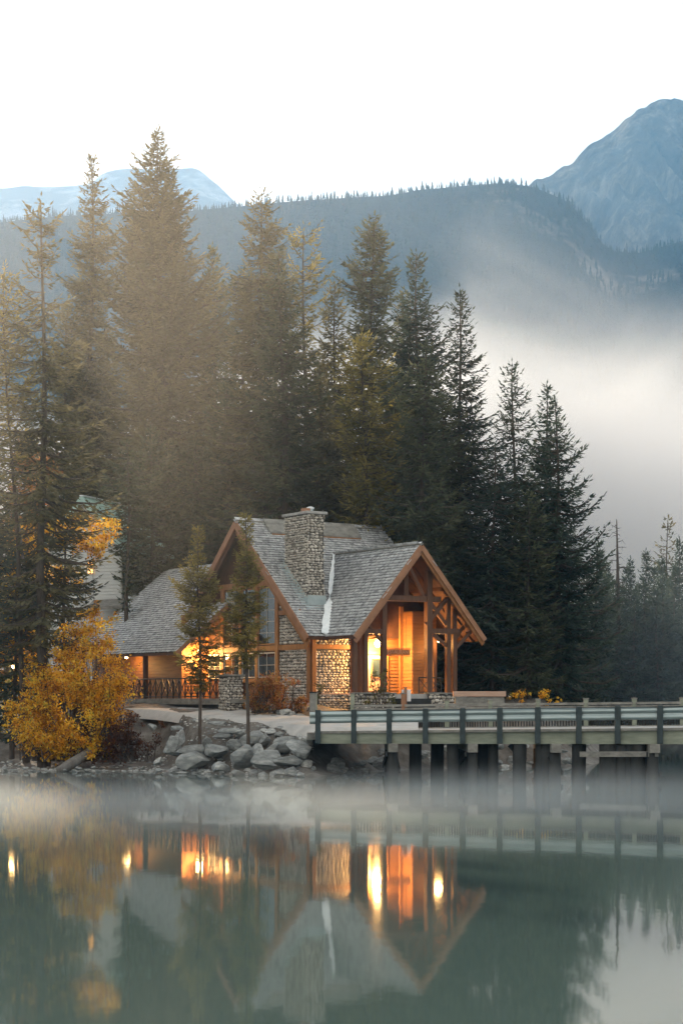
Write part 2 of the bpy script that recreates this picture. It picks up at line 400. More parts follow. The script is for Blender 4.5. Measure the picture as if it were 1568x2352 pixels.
M['leaf_green']   = foliage_mat('dull_green_leaves',    [(0,(.05,.055,.02)),(.5,(.12,.12,.045)),(1,(.22,.19,.07))], .3)

def leaves_quads(C, D, L, Wd, rng, droop=.0):
    """diamond faces: centres C, directions D, lengths L, widths Wd -> V, Q"""
    n = len(C); D = D/np.maximum(np.linalg.norm(D, axis=1, keepdims=True), 1e-6)
    rnd = rng.normal(size=(n, 3)); rnd[:, 2] *= .35
    S = np.cross(D, np.array([0, 0, 1.])+rnd*.45); S /= np.maximum(np.linalg.norm(S, axis=1, keepdims=True), 1e-6)
    a = C; b = C+D*(L*.45)[:, None]+S*(Wd*.5)[:, None]; c = C+D*L[:, None]; d = C+D*(L*.45)[:, None]-S*(Wd*.5)[:, None]
    c = c - np.array([0, 0, 1.])*(L*droop)[:, None]
    V = np.stack([a, b, c, d], 1).reshape(-1, 3)
    return V, np.arange(4*n).reshape(-1, 4)

def conifer_mesh(H, prof, seed, dens=1.0, leaf=.42, whorl=.60, crown0=.06, up=.38, down=-.30, gap=.10, tk=.0085, thin_top=.0, curl=.22, nbr=7, var=(.62, 1.12)):
    """crown and trunk in local coordinates, base at 0; prof = [(t, radius)] t from the ground 0 to the tip 1"""
    rng = np.random.RandomState(seed); pt, pr_ = zip(*prof)
    lean = rng.uniform(-.012, .012, 2)*H; ph = rng.uniform(0, 6.28, 2); am = H*.004
    def axis(z):
        t = np.asarray(z)/H
        return np.stack([lean[0]*t*t+am*np.sin(t*9+ph[0]), lean[1]*t*t+am*np.sin(t*8+ph[1]), np.asarray(z)+0*t], -1)
    C = []; D = []; L = []; Wd = []; T = []; BV = []
    z = H*crown0; brs = []
    lop = rng.uniform(0, 6.28); 
    while z < H*.992:
        t = z/H; n = max(3, int(round(nbr*rng.uniform(.8, 1.2)*(1 if t < .85 else .75))))
        a0 = rng.uniform(0, 6.28)
        lvl = 1+.16*math.sin(z*1.7+seed)+.12*math.sin(z*.73+seed*2)
        for k in range(n):
            if rng.rand() < gap: continue
            az = a0+k*2*math.pi/n+rng.uniform(-.3, .3)
            r = np.interp(t, pt, pr_)*lvl*rng.uniform(*var)*(1+.14*math.cos(az-lop+z*.25))
            if rng.rand() < .10: r *= rng.uniform(1.1, 1.28)
            if t > .9: r = max(r, .22)
            brs.append((z+rng.uniform(-.3, .3)*whorl, az, r, t))
        z += whorl*rng.uniform(.75, 1.25)*(1-.35*t)
    for z, az, r, t in brs:
        if z > H*.995: continue
        elev = up*t**1.6+down*(1-t)**.8+rng.uniform(-.12, .12)
        ns = max(2, int(r/.18*dens)); s = (np.arange(ns)+rng.rand(ns)*.8)/ns
        s = s[s > .10] if r > 1 else s
        h = np.array([math.cos(az), math.sin(az)])
        def bp(s):
            s = np.asarray(s); hor = s*r; ver = math.tan(elev)*hor*.9 - .10*r*np.sin(s*math.pi) + curl*.5*r*s**3
            o = axis(z); return np.stack([o[0]+h[0]*hor, o[1]+h[1]*hor, z+ver], -1)
        P0 = bp(s); tang = bp(s+.05)-P0; tang /= np.linalg.norm(tang, axis=1, keepdims=True)
        side = np.array([-h[1], h[0], 0])
        btint = rng.uniform(.05, .85)
        for sg in (-1, 1):
            k = len(s); tl = (.22+.30*r*(1-s)**.7*rng.uniform(.5, 1.1, k)).clip(.2, 1.7)
            dr = tang*.75+side*sg*rng.uniform(.6, 1.0, (k, 1)); dr[:, 2] -= rng.uniform(.0, .25, k); dr /= np.linalg.norm(dr, axis=1, keepdims=True)
            m = np.maximum(1, np.round(tl/(leaf*.62)*dens)).astype(int); m = np.minimum(m, 4)
            for j in range(int(m.max()) if k else 0):
                q = m > j; f = ((j+.2)/m[q])[:, None]
                c = P0[q]+dr[q]*tl[q][:, None]*f
                c = c + rng.normal(size=c.shape)*.04; c[:, 2] -= (f[:, 0]**2)*tl[q]*.18
                d = dr[q]+rng.normal(size=c.shape)*.20; d[:, 2] -= .16
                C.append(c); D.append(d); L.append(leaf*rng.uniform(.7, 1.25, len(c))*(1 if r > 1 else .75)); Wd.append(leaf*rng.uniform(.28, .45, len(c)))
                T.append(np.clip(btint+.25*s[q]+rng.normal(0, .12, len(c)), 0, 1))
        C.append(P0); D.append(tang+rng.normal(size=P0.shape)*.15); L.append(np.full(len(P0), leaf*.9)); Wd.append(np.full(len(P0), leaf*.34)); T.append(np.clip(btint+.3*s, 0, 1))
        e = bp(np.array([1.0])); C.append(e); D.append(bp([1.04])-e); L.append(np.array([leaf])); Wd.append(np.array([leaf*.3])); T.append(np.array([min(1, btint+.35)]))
        BV.append((bp([0., .35, .7, .95]), max(.012, .016*r+.006)))
    zt = np.linspace(H*.93, H, 6)   # the leader
    A = axis(zt); C.append(A); D.append(np.tile([0., 0, 1], (6, 1))+rng.normal(size=(6, 3))*.2); L.append(np.full(6, leaf)); Wd.append(np.full(6, leaf*.3)); T.append(np.full(6, .5))
    C = np.concatenate(C); D = np.concatenate(D); L = np.concatenate(L); Wd = np.concatenate(Wd); T = np.concatenate(T)
    V, Q = leaves_quads(C, D, L, Wd, rng)
    crown = np_mesh('crown', V, Q, np.repeat(T, 4))
    # trunk and limbs
    V = []; Q = []; n0 = 0
    zs = np.linspace(-1.2, H*.985, 26); A = axis(np.maximum(zs, 0)); A[:, 2] = zs
    rad = (tk*H+.03)*(1-np.clip(zs/H, 0, 1))**.9+.02; rad[:2] *= 1.25
    ang = np.arange(9)*2*np.pi/9
    ring = np.stack([np.cos(ang), np.sin(ang), 0*ang], -1)
    for i in range(len(zs)): V.append(A[i]+ring*rad[i]*rng.uniform(.92, 1.08, (9, 1)))
    for i in range(len(zs)-1): Q += [(i*9+j, i*9+(j+1) % 9, (i+1)*9+(j+1) % 9, (i+1)*9+j) for j in range(9)]
    n0 = len(zs)*9
    for P4, r0 in BV:
        if r0 < .02 and rng.rand() < .5: continue
        for i in range(4):
            rr = r0*(1-i/4.6)*1.4; V.append(P4[i]+np.array([[0,0,1],[.9,-.9,-.5],[-.9,.9,-.5]])*rr)
        for i in range(3): Q += [(n0+i*3+j, n0+i*3+(j+1) % 3, n0+i*3+3+(j+1) % 3, n0+i*3+3+j) for j in range(3)]
        n0 += 12
    trunk = np_mesh('trunk', np.concatenate(V), np.array(Q), smooth=True)
    return crown, trunk

def plant_tree(name, label, cat, base, meshes, mat, group=None, bark='bark', rz=0, scale=1.0):
    e = empty(name, base, label, cat, group, rz=rz)
    c, t = meshes
    if not c.materials: c.materials.append(M[mat])
    if not t.materials: t.materials.append(M[bark])
    for nm, me in (('crown', c), ('trunk', t)):
        o = bpy.data.objects.new(nm, me); col.objects.link(o); o.parent = e
    e.scale = (scale,)*3
    return e

# apex px, apex py, depth, base px, profile in (py, half width px), kind, material, options, label
N = 'needle_'
TREES = [
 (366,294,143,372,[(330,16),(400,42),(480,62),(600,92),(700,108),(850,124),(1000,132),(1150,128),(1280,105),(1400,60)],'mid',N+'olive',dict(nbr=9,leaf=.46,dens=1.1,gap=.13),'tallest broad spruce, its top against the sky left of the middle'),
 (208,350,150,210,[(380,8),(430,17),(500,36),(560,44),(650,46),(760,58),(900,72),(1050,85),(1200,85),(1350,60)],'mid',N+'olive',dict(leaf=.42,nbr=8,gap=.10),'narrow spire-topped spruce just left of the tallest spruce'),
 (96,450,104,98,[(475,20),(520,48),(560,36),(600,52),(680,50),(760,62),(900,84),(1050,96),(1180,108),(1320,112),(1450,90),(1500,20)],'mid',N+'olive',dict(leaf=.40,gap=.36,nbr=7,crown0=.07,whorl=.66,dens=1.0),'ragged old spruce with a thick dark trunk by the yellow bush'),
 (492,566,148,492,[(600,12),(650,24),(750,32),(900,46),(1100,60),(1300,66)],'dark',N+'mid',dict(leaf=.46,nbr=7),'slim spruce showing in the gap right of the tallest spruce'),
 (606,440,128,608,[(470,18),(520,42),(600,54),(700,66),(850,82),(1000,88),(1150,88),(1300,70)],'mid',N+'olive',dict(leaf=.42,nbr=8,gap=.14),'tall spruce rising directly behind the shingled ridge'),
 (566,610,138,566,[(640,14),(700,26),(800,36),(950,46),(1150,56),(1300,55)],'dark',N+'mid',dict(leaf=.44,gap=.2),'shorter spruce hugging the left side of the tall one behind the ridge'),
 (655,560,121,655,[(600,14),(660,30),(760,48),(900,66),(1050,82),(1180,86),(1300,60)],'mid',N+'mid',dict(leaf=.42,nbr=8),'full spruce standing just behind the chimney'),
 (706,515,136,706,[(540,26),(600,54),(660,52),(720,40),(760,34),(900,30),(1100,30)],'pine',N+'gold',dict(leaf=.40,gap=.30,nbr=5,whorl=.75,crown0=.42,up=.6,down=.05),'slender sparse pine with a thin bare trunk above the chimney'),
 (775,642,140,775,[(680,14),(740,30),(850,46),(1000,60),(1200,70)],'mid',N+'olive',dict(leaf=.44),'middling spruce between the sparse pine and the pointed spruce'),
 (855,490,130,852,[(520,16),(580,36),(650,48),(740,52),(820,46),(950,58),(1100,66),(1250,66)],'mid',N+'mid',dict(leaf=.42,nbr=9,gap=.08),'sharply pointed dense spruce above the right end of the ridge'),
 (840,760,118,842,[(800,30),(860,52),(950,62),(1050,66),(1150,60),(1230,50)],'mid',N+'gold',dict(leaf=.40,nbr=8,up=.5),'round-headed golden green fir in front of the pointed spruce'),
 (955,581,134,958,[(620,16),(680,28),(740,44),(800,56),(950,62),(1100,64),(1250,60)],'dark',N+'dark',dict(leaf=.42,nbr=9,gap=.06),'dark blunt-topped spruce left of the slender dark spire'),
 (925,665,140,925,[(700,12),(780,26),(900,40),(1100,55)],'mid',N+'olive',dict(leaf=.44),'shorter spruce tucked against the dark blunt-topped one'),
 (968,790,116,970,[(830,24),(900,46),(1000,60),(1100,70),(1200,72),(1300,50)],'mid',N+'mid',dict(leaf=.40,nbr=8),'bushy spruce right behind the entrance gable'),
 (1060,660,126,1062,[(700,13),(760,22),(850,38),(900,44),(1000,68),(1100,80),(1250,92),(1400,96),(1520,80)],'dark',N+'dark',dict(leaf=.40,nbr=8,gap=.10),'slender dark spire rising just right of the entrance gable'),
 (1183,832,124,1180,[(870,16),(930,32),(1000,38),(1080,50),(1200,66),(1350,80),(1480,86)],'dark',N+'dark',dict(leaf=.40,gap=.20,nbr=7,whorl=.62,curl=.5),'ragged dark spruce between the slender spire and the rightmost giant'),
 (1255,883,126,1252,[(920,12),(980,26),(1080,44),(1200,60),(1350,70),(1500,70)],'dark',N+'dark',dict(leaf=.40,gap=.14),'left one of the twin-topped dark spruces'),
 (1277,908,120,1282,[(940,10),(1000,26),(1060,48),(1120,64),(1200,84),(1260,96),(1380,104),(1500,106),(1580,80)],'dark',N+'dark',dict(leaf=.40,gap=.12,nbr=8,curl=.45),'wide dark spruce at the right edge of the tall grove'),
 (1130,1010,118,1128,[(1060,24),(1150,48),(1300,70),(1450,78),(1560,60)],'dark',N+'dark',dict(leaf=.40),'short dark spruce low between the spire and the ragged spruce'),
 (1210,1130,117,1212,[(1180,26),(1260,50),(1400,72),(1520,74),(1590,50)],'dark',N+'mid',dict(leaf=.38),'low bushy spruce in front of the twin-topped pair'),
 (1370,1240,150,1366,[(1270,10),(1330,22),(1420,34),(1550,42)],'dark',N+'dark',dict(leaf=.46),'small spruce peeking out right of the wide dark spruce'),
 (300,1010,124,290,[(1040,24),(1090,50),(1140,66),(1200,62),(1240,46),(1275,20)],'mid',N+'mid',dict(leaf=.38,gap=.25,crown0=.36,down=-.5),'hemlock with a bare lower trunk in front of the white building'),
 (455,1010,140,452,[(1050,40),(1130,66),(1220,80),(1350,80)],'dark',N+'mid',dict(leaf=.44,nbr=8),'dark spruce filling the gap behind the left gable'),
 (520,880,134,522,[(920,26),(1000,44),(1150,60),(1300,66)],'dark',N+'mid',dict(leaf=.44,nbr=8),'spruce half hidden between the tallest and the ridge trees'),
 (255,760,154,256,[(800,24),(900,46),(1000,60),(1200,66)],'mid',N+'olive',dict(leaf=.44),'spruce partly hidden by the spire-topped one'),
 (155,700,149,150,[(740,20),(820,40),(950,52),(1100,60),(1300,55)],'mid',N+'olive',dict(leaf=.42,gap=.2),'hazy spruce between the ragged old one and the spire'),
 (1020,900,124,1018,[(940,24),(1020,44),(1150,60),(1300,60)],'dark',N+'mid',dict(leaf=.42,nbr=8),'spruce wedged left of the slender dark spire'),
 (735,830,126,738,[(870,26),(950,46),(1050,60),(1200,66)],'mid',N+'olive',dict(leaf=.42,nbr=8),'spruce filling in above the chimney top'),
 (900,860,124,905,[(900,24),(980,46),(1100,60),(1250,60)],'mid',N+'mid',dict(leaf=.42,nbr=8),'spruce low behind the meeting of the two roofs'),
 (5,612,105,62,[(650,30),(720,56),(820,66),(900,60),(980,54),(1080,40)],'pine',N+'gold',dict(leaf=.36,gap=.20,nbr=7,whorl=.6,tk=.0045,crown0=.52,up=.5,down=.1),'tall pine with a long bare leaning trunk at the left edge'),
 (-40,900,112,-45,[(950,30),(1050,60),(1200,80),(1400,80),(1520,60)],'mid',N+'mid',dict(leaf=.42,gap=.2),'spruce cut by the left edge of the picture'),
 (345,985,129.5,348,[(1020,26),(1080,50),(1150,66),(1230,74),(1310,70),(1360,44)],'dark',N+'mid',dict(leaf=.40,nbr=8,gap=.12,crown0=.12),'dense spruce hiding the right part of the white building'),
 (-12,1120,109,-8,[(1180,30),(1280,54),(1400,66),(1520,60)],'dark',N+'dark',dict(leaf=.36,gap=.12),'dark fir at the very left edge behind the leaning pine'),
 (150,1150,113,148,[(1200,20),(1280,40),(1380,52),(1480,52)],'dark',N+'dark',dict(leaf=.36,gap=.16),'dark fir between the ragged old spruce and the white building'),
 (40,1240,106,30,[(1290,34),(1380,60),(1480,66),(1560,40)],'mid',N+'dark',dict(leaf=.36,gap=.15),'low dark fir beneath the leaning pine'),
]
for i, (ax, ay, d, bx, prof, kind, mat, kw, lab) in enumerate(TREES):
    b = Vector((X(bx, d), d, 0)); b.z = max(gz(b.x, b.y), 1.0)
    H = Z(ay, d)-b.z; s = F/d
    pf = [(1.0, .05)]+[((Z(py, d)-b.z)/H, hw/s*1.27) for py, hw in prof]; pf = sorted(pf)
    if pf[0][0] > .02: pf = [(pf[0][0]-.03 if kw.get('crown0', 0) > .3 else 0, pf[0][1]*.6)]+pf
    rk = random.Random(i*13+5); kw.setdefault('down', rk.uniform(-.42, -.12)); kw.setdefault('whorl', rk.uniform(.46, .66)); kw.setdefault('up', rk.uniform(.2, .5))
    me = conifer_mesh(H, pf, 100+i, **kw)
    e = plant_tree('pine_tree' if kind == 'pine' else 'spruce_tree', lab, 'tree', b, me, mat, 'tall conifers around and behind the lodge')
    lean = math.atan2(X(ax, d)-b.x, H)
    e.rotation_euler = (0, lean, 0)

# two thin young trees on the bank before the lodge
for ax, ay, bx, by, d, prof, lab, sd_, mat in [
   (453,1208,462,1676,98.8,[(1240,8),(1300,18),(1345,32),(1400,34),(1450,48),(1490,56),(1530,50),(1560,30),(1580,18)],'thin young golden-green larch on the bank, the left of the two','0',N+'gold'),
   (567,1178,568,1680,97.2,[(1210,7),(1260,22),(1300,34),(1350,36),(1400,44),(1430,52),(1470,40),(1510,22),(1530,12)],'thin young tree with a leaning bare lower trunk, before the tall window','1',N+'gold')]:
    b = Vector((X(bx, d), d, 0)); b.z = gz(b.x, b.y); H = Z(ay, d)-b.z; s = F/d
    pf = sorted([(1.0, .04)]+[((Z(py, d)-b.z)/H, hw/s*1.15) for py, hw in prof])
    me = conifer_mesh(H, pf, 500+int(sd_), dens=1.7, leaf=.24, whorl=.40, tk=.0045, crown0=(Z(prof[-1][0], d)-b.z)/H, nbr=8, up=.5, down=-.30, gap=.18, var=(.35, 1.35))
    e = plant_tree('young_tree', lab, 'tree', b, me, mat, 'thin young trees on the bank', bark='bark')
    e.rotation_euler = (0, math.atan2(X(ax, d)-b.x, H), 0)

# misty conifers beyond the water on the right: a few shapes, many copies
kinds = [conifer_mesh(22, [(0,3.0),(.15,3.3),(.4,2.6),(.7,1.5),(.9,.6),(1,.1)], 700+k, dens=.8, leaf=.6, whorl=.55, nbr=7, gap=.10+.05*k, crown0=.04) for k in range(3)]
FT = [(1449,1283,166),(1481,1267,168),(1500,1300,172),(1560,1238,170),(1395,1292,165),(1375,1262,172),(1412,1330,160),(1432,1345,175),(1465,1340,178),(1515,1345,165),(1535,1330,180),(1585,1300,165),(1520,1318,158),(1546,1300,161),(1508,1352,157),(1478,1335,159),(1455,1352,156),(1390,1322,158),
      (1402,1320,185),(1424,1370,166),(1447,1400,160),(1470,1390,163),(1492,1380,168),(1512,1400,162),(1535,1395,160),(1556,1400,167),(1580,1390,172),(1600,1340,176),(1386,1340,170),(1440,1300,190),(1520,1280,196)]
FLAB = {0:'slim misty spire just right of the bare snag beyond the water',1:'broader dark pointed spruce beyond the water, right of the slim spire',3:'dark spire cut by the right edge beyond the water'}
for i, (px, py, d) in enumerate(FT):
    b = Vector((X(px, d), d, 1.6)); H = Z(py, d)-b.z
    e = plant_tree('spruce_tree', FLAB.get(i, '%s misty conifer from the left in the wood beyond the water' % ordn(1+sorted(range(len(FT)), key=lambda q: FT[q][0]).index(i))), 'tree', b, kinds[i % 3], N+'dark', 'misty conifers beyond the water', rz=i*1.7, scale=H/22)
    k = 1.0 if i not in (0, 3) else .75; e.scale = (H/22*k, H/22*k, H/22)
d = 205; b = Vector((X(1532, d), d, 2)); H = Z(1190, d)-2
me = conifer_mesh(H, [(0,3),(.3,2.8),(.6,2.6),(.85,1.6),(1,.3)], 771, dens=.7, leaf=.6, whorl=.8, gap=.35, nbr=5, crown0=.1)
plant_tree('spruce_tree', 'pale loose-branched tree fading into the fog near the right edge', 'tree', b, me, N+'olive', 'misty conifers beyond the water')

# more of the grove behind, closing the gaps low down (behind the lodge)
rng = np.random.RandomState(11); gk = [conifer_mesh(24, [(0,3.2),(.15,3.6),(.4,3.1),(.7,1.8),(.9,.7),(1,.1)], 740+k, dens=.85, leaf=.5, whorl=.5, nbr=7, gap=.08, crown0=.03) for k in range(3)]
for k, mt in enumerate((N+'dark', N+'mid', N+'olive')): gk[k][0].materials.append(M[mt])
for i, px in enumerate(range(60, 1380, 52)):
    d = 150+rng.uniform(-8, 14); top = np.interp(px, [60, 400, 700, 950, 1100, 1250, 1380], [1000, 900, 880, 960, 1080, 1150, 1330])+rng.uniform(-60, 60)
    b = Vector((X(px+rng.uniform(-14, 14), d), d, 4)); b.z = gz(b.x, b.y)-.3; H = Z(top, d)-b.z
    plant_tree('spruce_tree', '%s conifer from the left in the back row of the grove' % ordn(i+1), 'tree', b, gk[i % 3], N+'mid', 'conifers deep in the grove', rz=i*2.3, scale=H/24)

# dead snags and bare leaning trunks
def snag(pts, r0, lab, nb, seed, mat='bark_pale', blen=1.4, group=None, name='dead_tree'):
    rng = np.random.RandomState(seed); pts = [Vector(p) for p in pts]
    e = empty(name, pts[0], lab, 'dead tree', group)
    mb = MB(); n = len(pts); mb.tube(pts, [r0*(1-.85*i/(n-1)) for i in range(n)], 8); mb.build('trunk', M[mat], e, True)
    br = MB()
    for k in range(nb):
        f = rng.uniform(.18, .98)*(n-1); i = min(int(f), n-2); p = pts[i].lerp(pts[i+1], f-i)
        a = rng.uniform(0, 6.28); l = blen*rng.uniform(.3, 1.0)*(1-.5*f/(n-1))
        q = p+Vector((math.cos(a)*l*.6, math.sin(a)*l*.6, rng.uniform(-.1, .3)*l)); s_ = q+Vector((math.cos(a+.4)*l*.5, math.sin(a+.4)*l*.5, rng.uniform(-.6, .15)*l))
        br.tube([p, q, s_], [.035, .022, .008], 4)
        if rng.rand() < .5: br.tube([q, q+Vector((rng.uniform(-.4,.4)*l, rng.uniform(-.4,.4)*l, rng.uniform(-.5,.3)*l))], [.018, .006], 4)
    br.build('dead_branches', M[mat], e)
    return e
d = 160; snag([Vector((X(1419,d),d,1.5)), W(1419,1400,d), W(1417,1290,d), W(1415,1193,d)], .26, 'tall bare dead snag standing alone in the fog beyond the water', 60, 1, 'bark', 1.6)
d = 119; snag([Vector((X(1132,d),d,3.4)), W(1138,1540,d), W(1150,1440,d), W(1166,1330,d), W(1172,1270,d)], .20, 'pale leaning dead trunk right of the entrance gable', 12, 2, 'bark', 1.2)
d = 121; snag([Vector((X(1150,d),d,3.4)), W(1146,1500,d), W(1160,1420,d), W(1185,1300,d), W(1205,1190,d)], .17, 'thin grey dead trunk crossing the leaning pale one', 26, 3, 'bark', 1.8)
d = 109; snag([Vector((X(70,d),d,2.5)), W(55,1300,d), W(38,1150,d), W(30,1050,d)], .15, 'crooked dead tree with claw-like branches at the far left', 50, 6, 'bark_pale', 2.2)

# ------------------------------------------------------------------ leafy bushes
def bush(name, lab, cat, base, blobs, mat, seed, n, leaf=.13, stems=9, group=None, smat='bark', stemrate=.3):
    """blobs: (x, y, z, rx, ry, rz) world ellipsoids the leaf clumps fill"""
    rng = np.random.RandomState(seed); base = Vector(base); e = empty(name, base, lab, cat, group)
    vol = np.array([b[3]*b[4]*b[5] for b in blobs]); n = int(n*1.35); vol = vol**.8/np.sum(vol**.8); C = []; T = []; Dr = []
    st = MB()
    for bi, b in enumerate(blobs):
        nc = max(6, int(n*vol[bi]/26)); c0 = np.array(b[:3])
        for _ in range(nc):
            v = rng.normal(size=3); v /= np.linalg.norm(v); rr = rng.uniform(.25, 1.30)**.7
            c = c0+v*rr*np.array(b[3:])
            if mnoise.noise(Vector(c)*.8+Vector((seed, 0, 0))) < -.10: continue
            k = rng.randint(10, 44); sp = rng.uniform(.08, .30)*min(1.2, min(b[3:]))
            C.append(c+rng.normal(size=(k, 3))*sp*np.array([1, 1, .7])); tc = rng.uniform(.1, .9)
            T.append(np.clip(tc+rng.normal(0, .15, k), 0, 1))
            Dr.append(rng.normal(size=(k, 3))+v*.6)
            if rng.rand() < stemrate:
                m = Vector(c)*.5+Vector((c0[0], c0[1], base.z))*.5; m += Vector(rng.normal(size=3)*.12)
                st.tube([Vector((c0[0]+rng.normal()*.2, c0[1]+rng.normal()*.2, base.z-.1)), m, Vector(c)], [.035, .022, .007], 4, False)
    C = np.concatenate(C); T = np.concatenate(T); Dr = np.concatenate(Dr)
    L = leaf*rng.uniform(.5, 1.5, len(C)); V, Q = leaves_quads(C, Dr, L, L*.62, rng); V = V-np.array(base)
    link_mesh('foliage', np_mesh('foliage', V, Q, np.repeat(T, 4)), M[mat], e)
    st.build('stem', M[smat], e)
    return e
def BL(lst, d0):
    """blobs from px, py, half widths in px and depth offsets"""
    out = []
    for px, py, rx, ry, dd in lst:
        d = d0+dd; s = F/d; p = W(px, py, d); out.append((p.x, p.y, p.z, rx/s, min(rx, ry)/s*.9, ry/s))
    return out
bush('willow_bush', 'large golden yellow autumn bush on the left bank', 'bush', (X(180,104),104,.6),
     BL([(205,1560,70,70,0),(255,1560,45,55,-.5),(170,1490,55,50,.5),(215,1470,40,38,1),(120,1600,60,60,0),(90,1670,62,56,-.5),(150,1690,80,48,-1),(215,1660,60,60,-1),(245,1620,45,50,-1),(60,1640,40,40,0),(110,1540,45,45,.5),(160,1600,60,60,-.5),(190,1720,70,30,-1.5),(100,1725,55,22,-1.5)],103.5),
     'leaf_yellow', 21, 42000, .15)
bush('willow_bush', 'yellow leafy bush in front of the white building', 'bush', (X(225,112),112,3),
     BL([(225,1220,38,34,0),(190,1215,40,40,1),(150,1235,40,36,1),(95,1250,30,40,2),(50,1240,34,44,2),(215,1270,22,24,0),(230,1420,40,26,-1),(200,1400,30,26,0),(130,1330,50,40,2)],112), 'leaf_yellow', 22, 13000, .15, stemrate=.02)
bush('aspen_tree', 'orange leafed tree glimpsed behind the bare trunks at far left', 'tree', (X(55,118),118,3),
     BL([(58,1060,26,44,0),(60,1130,34,44,0),(85,1180,34,40,0),(30,1215,30,34,0),(110,1080,24,30,2)],118), 'leaf_orange', 23, 9000, .17, stemrate=.03)
bush('dark_bush', 'dark rust-brown bush hanging over the bank', 'bush', (X(310,101),101,.6),
     BL([(300,1680,44,34,0),(335,1690,36,30,0),(280,1715,50,28,0),(350,1665,24,16,.6),(240,1740,40,14,0)],102), 'leaf_rust', 24, 9000, .11)
bush('aspen_tree', 'tall golden aspen between the trunks at the far left edge', 'tree', (X(20,109),109,2.6),
     BL([(20,1420,40,60,0),(-10,1500,40,60,0),(45,1340,26,44,0),(10,1300,30,40,1),(60,1480,34,44,0),(20,1560,40,40,0)],109), 'leaf_yellow', 31, 9000, .15, stemrate=.12)
bush('shrub', 'orange-brown shrub against the cobbled wall below the windows', 'bush', (X(640,103.5),103.5,3.3),
     BL([(600,1590,34,36,0),(640,1585,34,36,0),(678,1595,26,30,0),(585,1615,22,18,0),(620,1615,34,16,-.4),(690,1615,16,14,0)],103.8), 'leaf_orange', 25, 12000, .10)
bush('shrub', 'small yellow-green shrub at the lodge corner', 'bush', (X(722,103.5),103.5,3.4), BL([(722,1578,15,17,0),(718,1600,12,12,0)],103.5), 'leaf_green', 26, 1500, .09)
bush('shrub', 'sparse grey-green sapling shrub before the porch', 'bush', (X(868,101),101,3.2), BL([(872,1570,22,26,0),(890,1590,24,18,0),(858,1600,22,20,0),(880,1545,10,14,0),(895,1610,14,12,0)],101.2), 'leaf_green', 27, 1300, .10, group=None)
bush('shrub', 'small yellow shrub behind the bridge rail, the left one', 'bush', (X(1197,108),108,3), BL([(1195,1607,22,16,0),(1208,1600,12,12,0)],108), 'leaf_yellow', 28, 1500, .10)
bush('shrub', 'small yellow shrub behind the bridge rail, the right one', 'bush', (X(1255,109),109,3), BL([(1250,1606,16,16,0),(1272,1612,14,9,0)],109), 'leaf_yellow', 29, 1100, .10)
# ------------------------------------------------------------------ the lodge
E0 = Vector((-1.95, 105.0, 0)); UA = Vector((.84, .5426, 0)); VB = Vector((.5426, -.84, 0))
def Lc(a, b, z): return E0+UA*a+VB*b+Vector((0, 0, z))
def lbox(mb, a0, a1, b0, b1, z0, z1): return mb.box(a0, a1, b0, b1, z0, z1, fr=Lc)
lodge = empty('timber_lodge', Lc(0, 0, 3.9), 'timber and cobblestone lodge with steep grey shingled gables and lit porch', 'lodge')

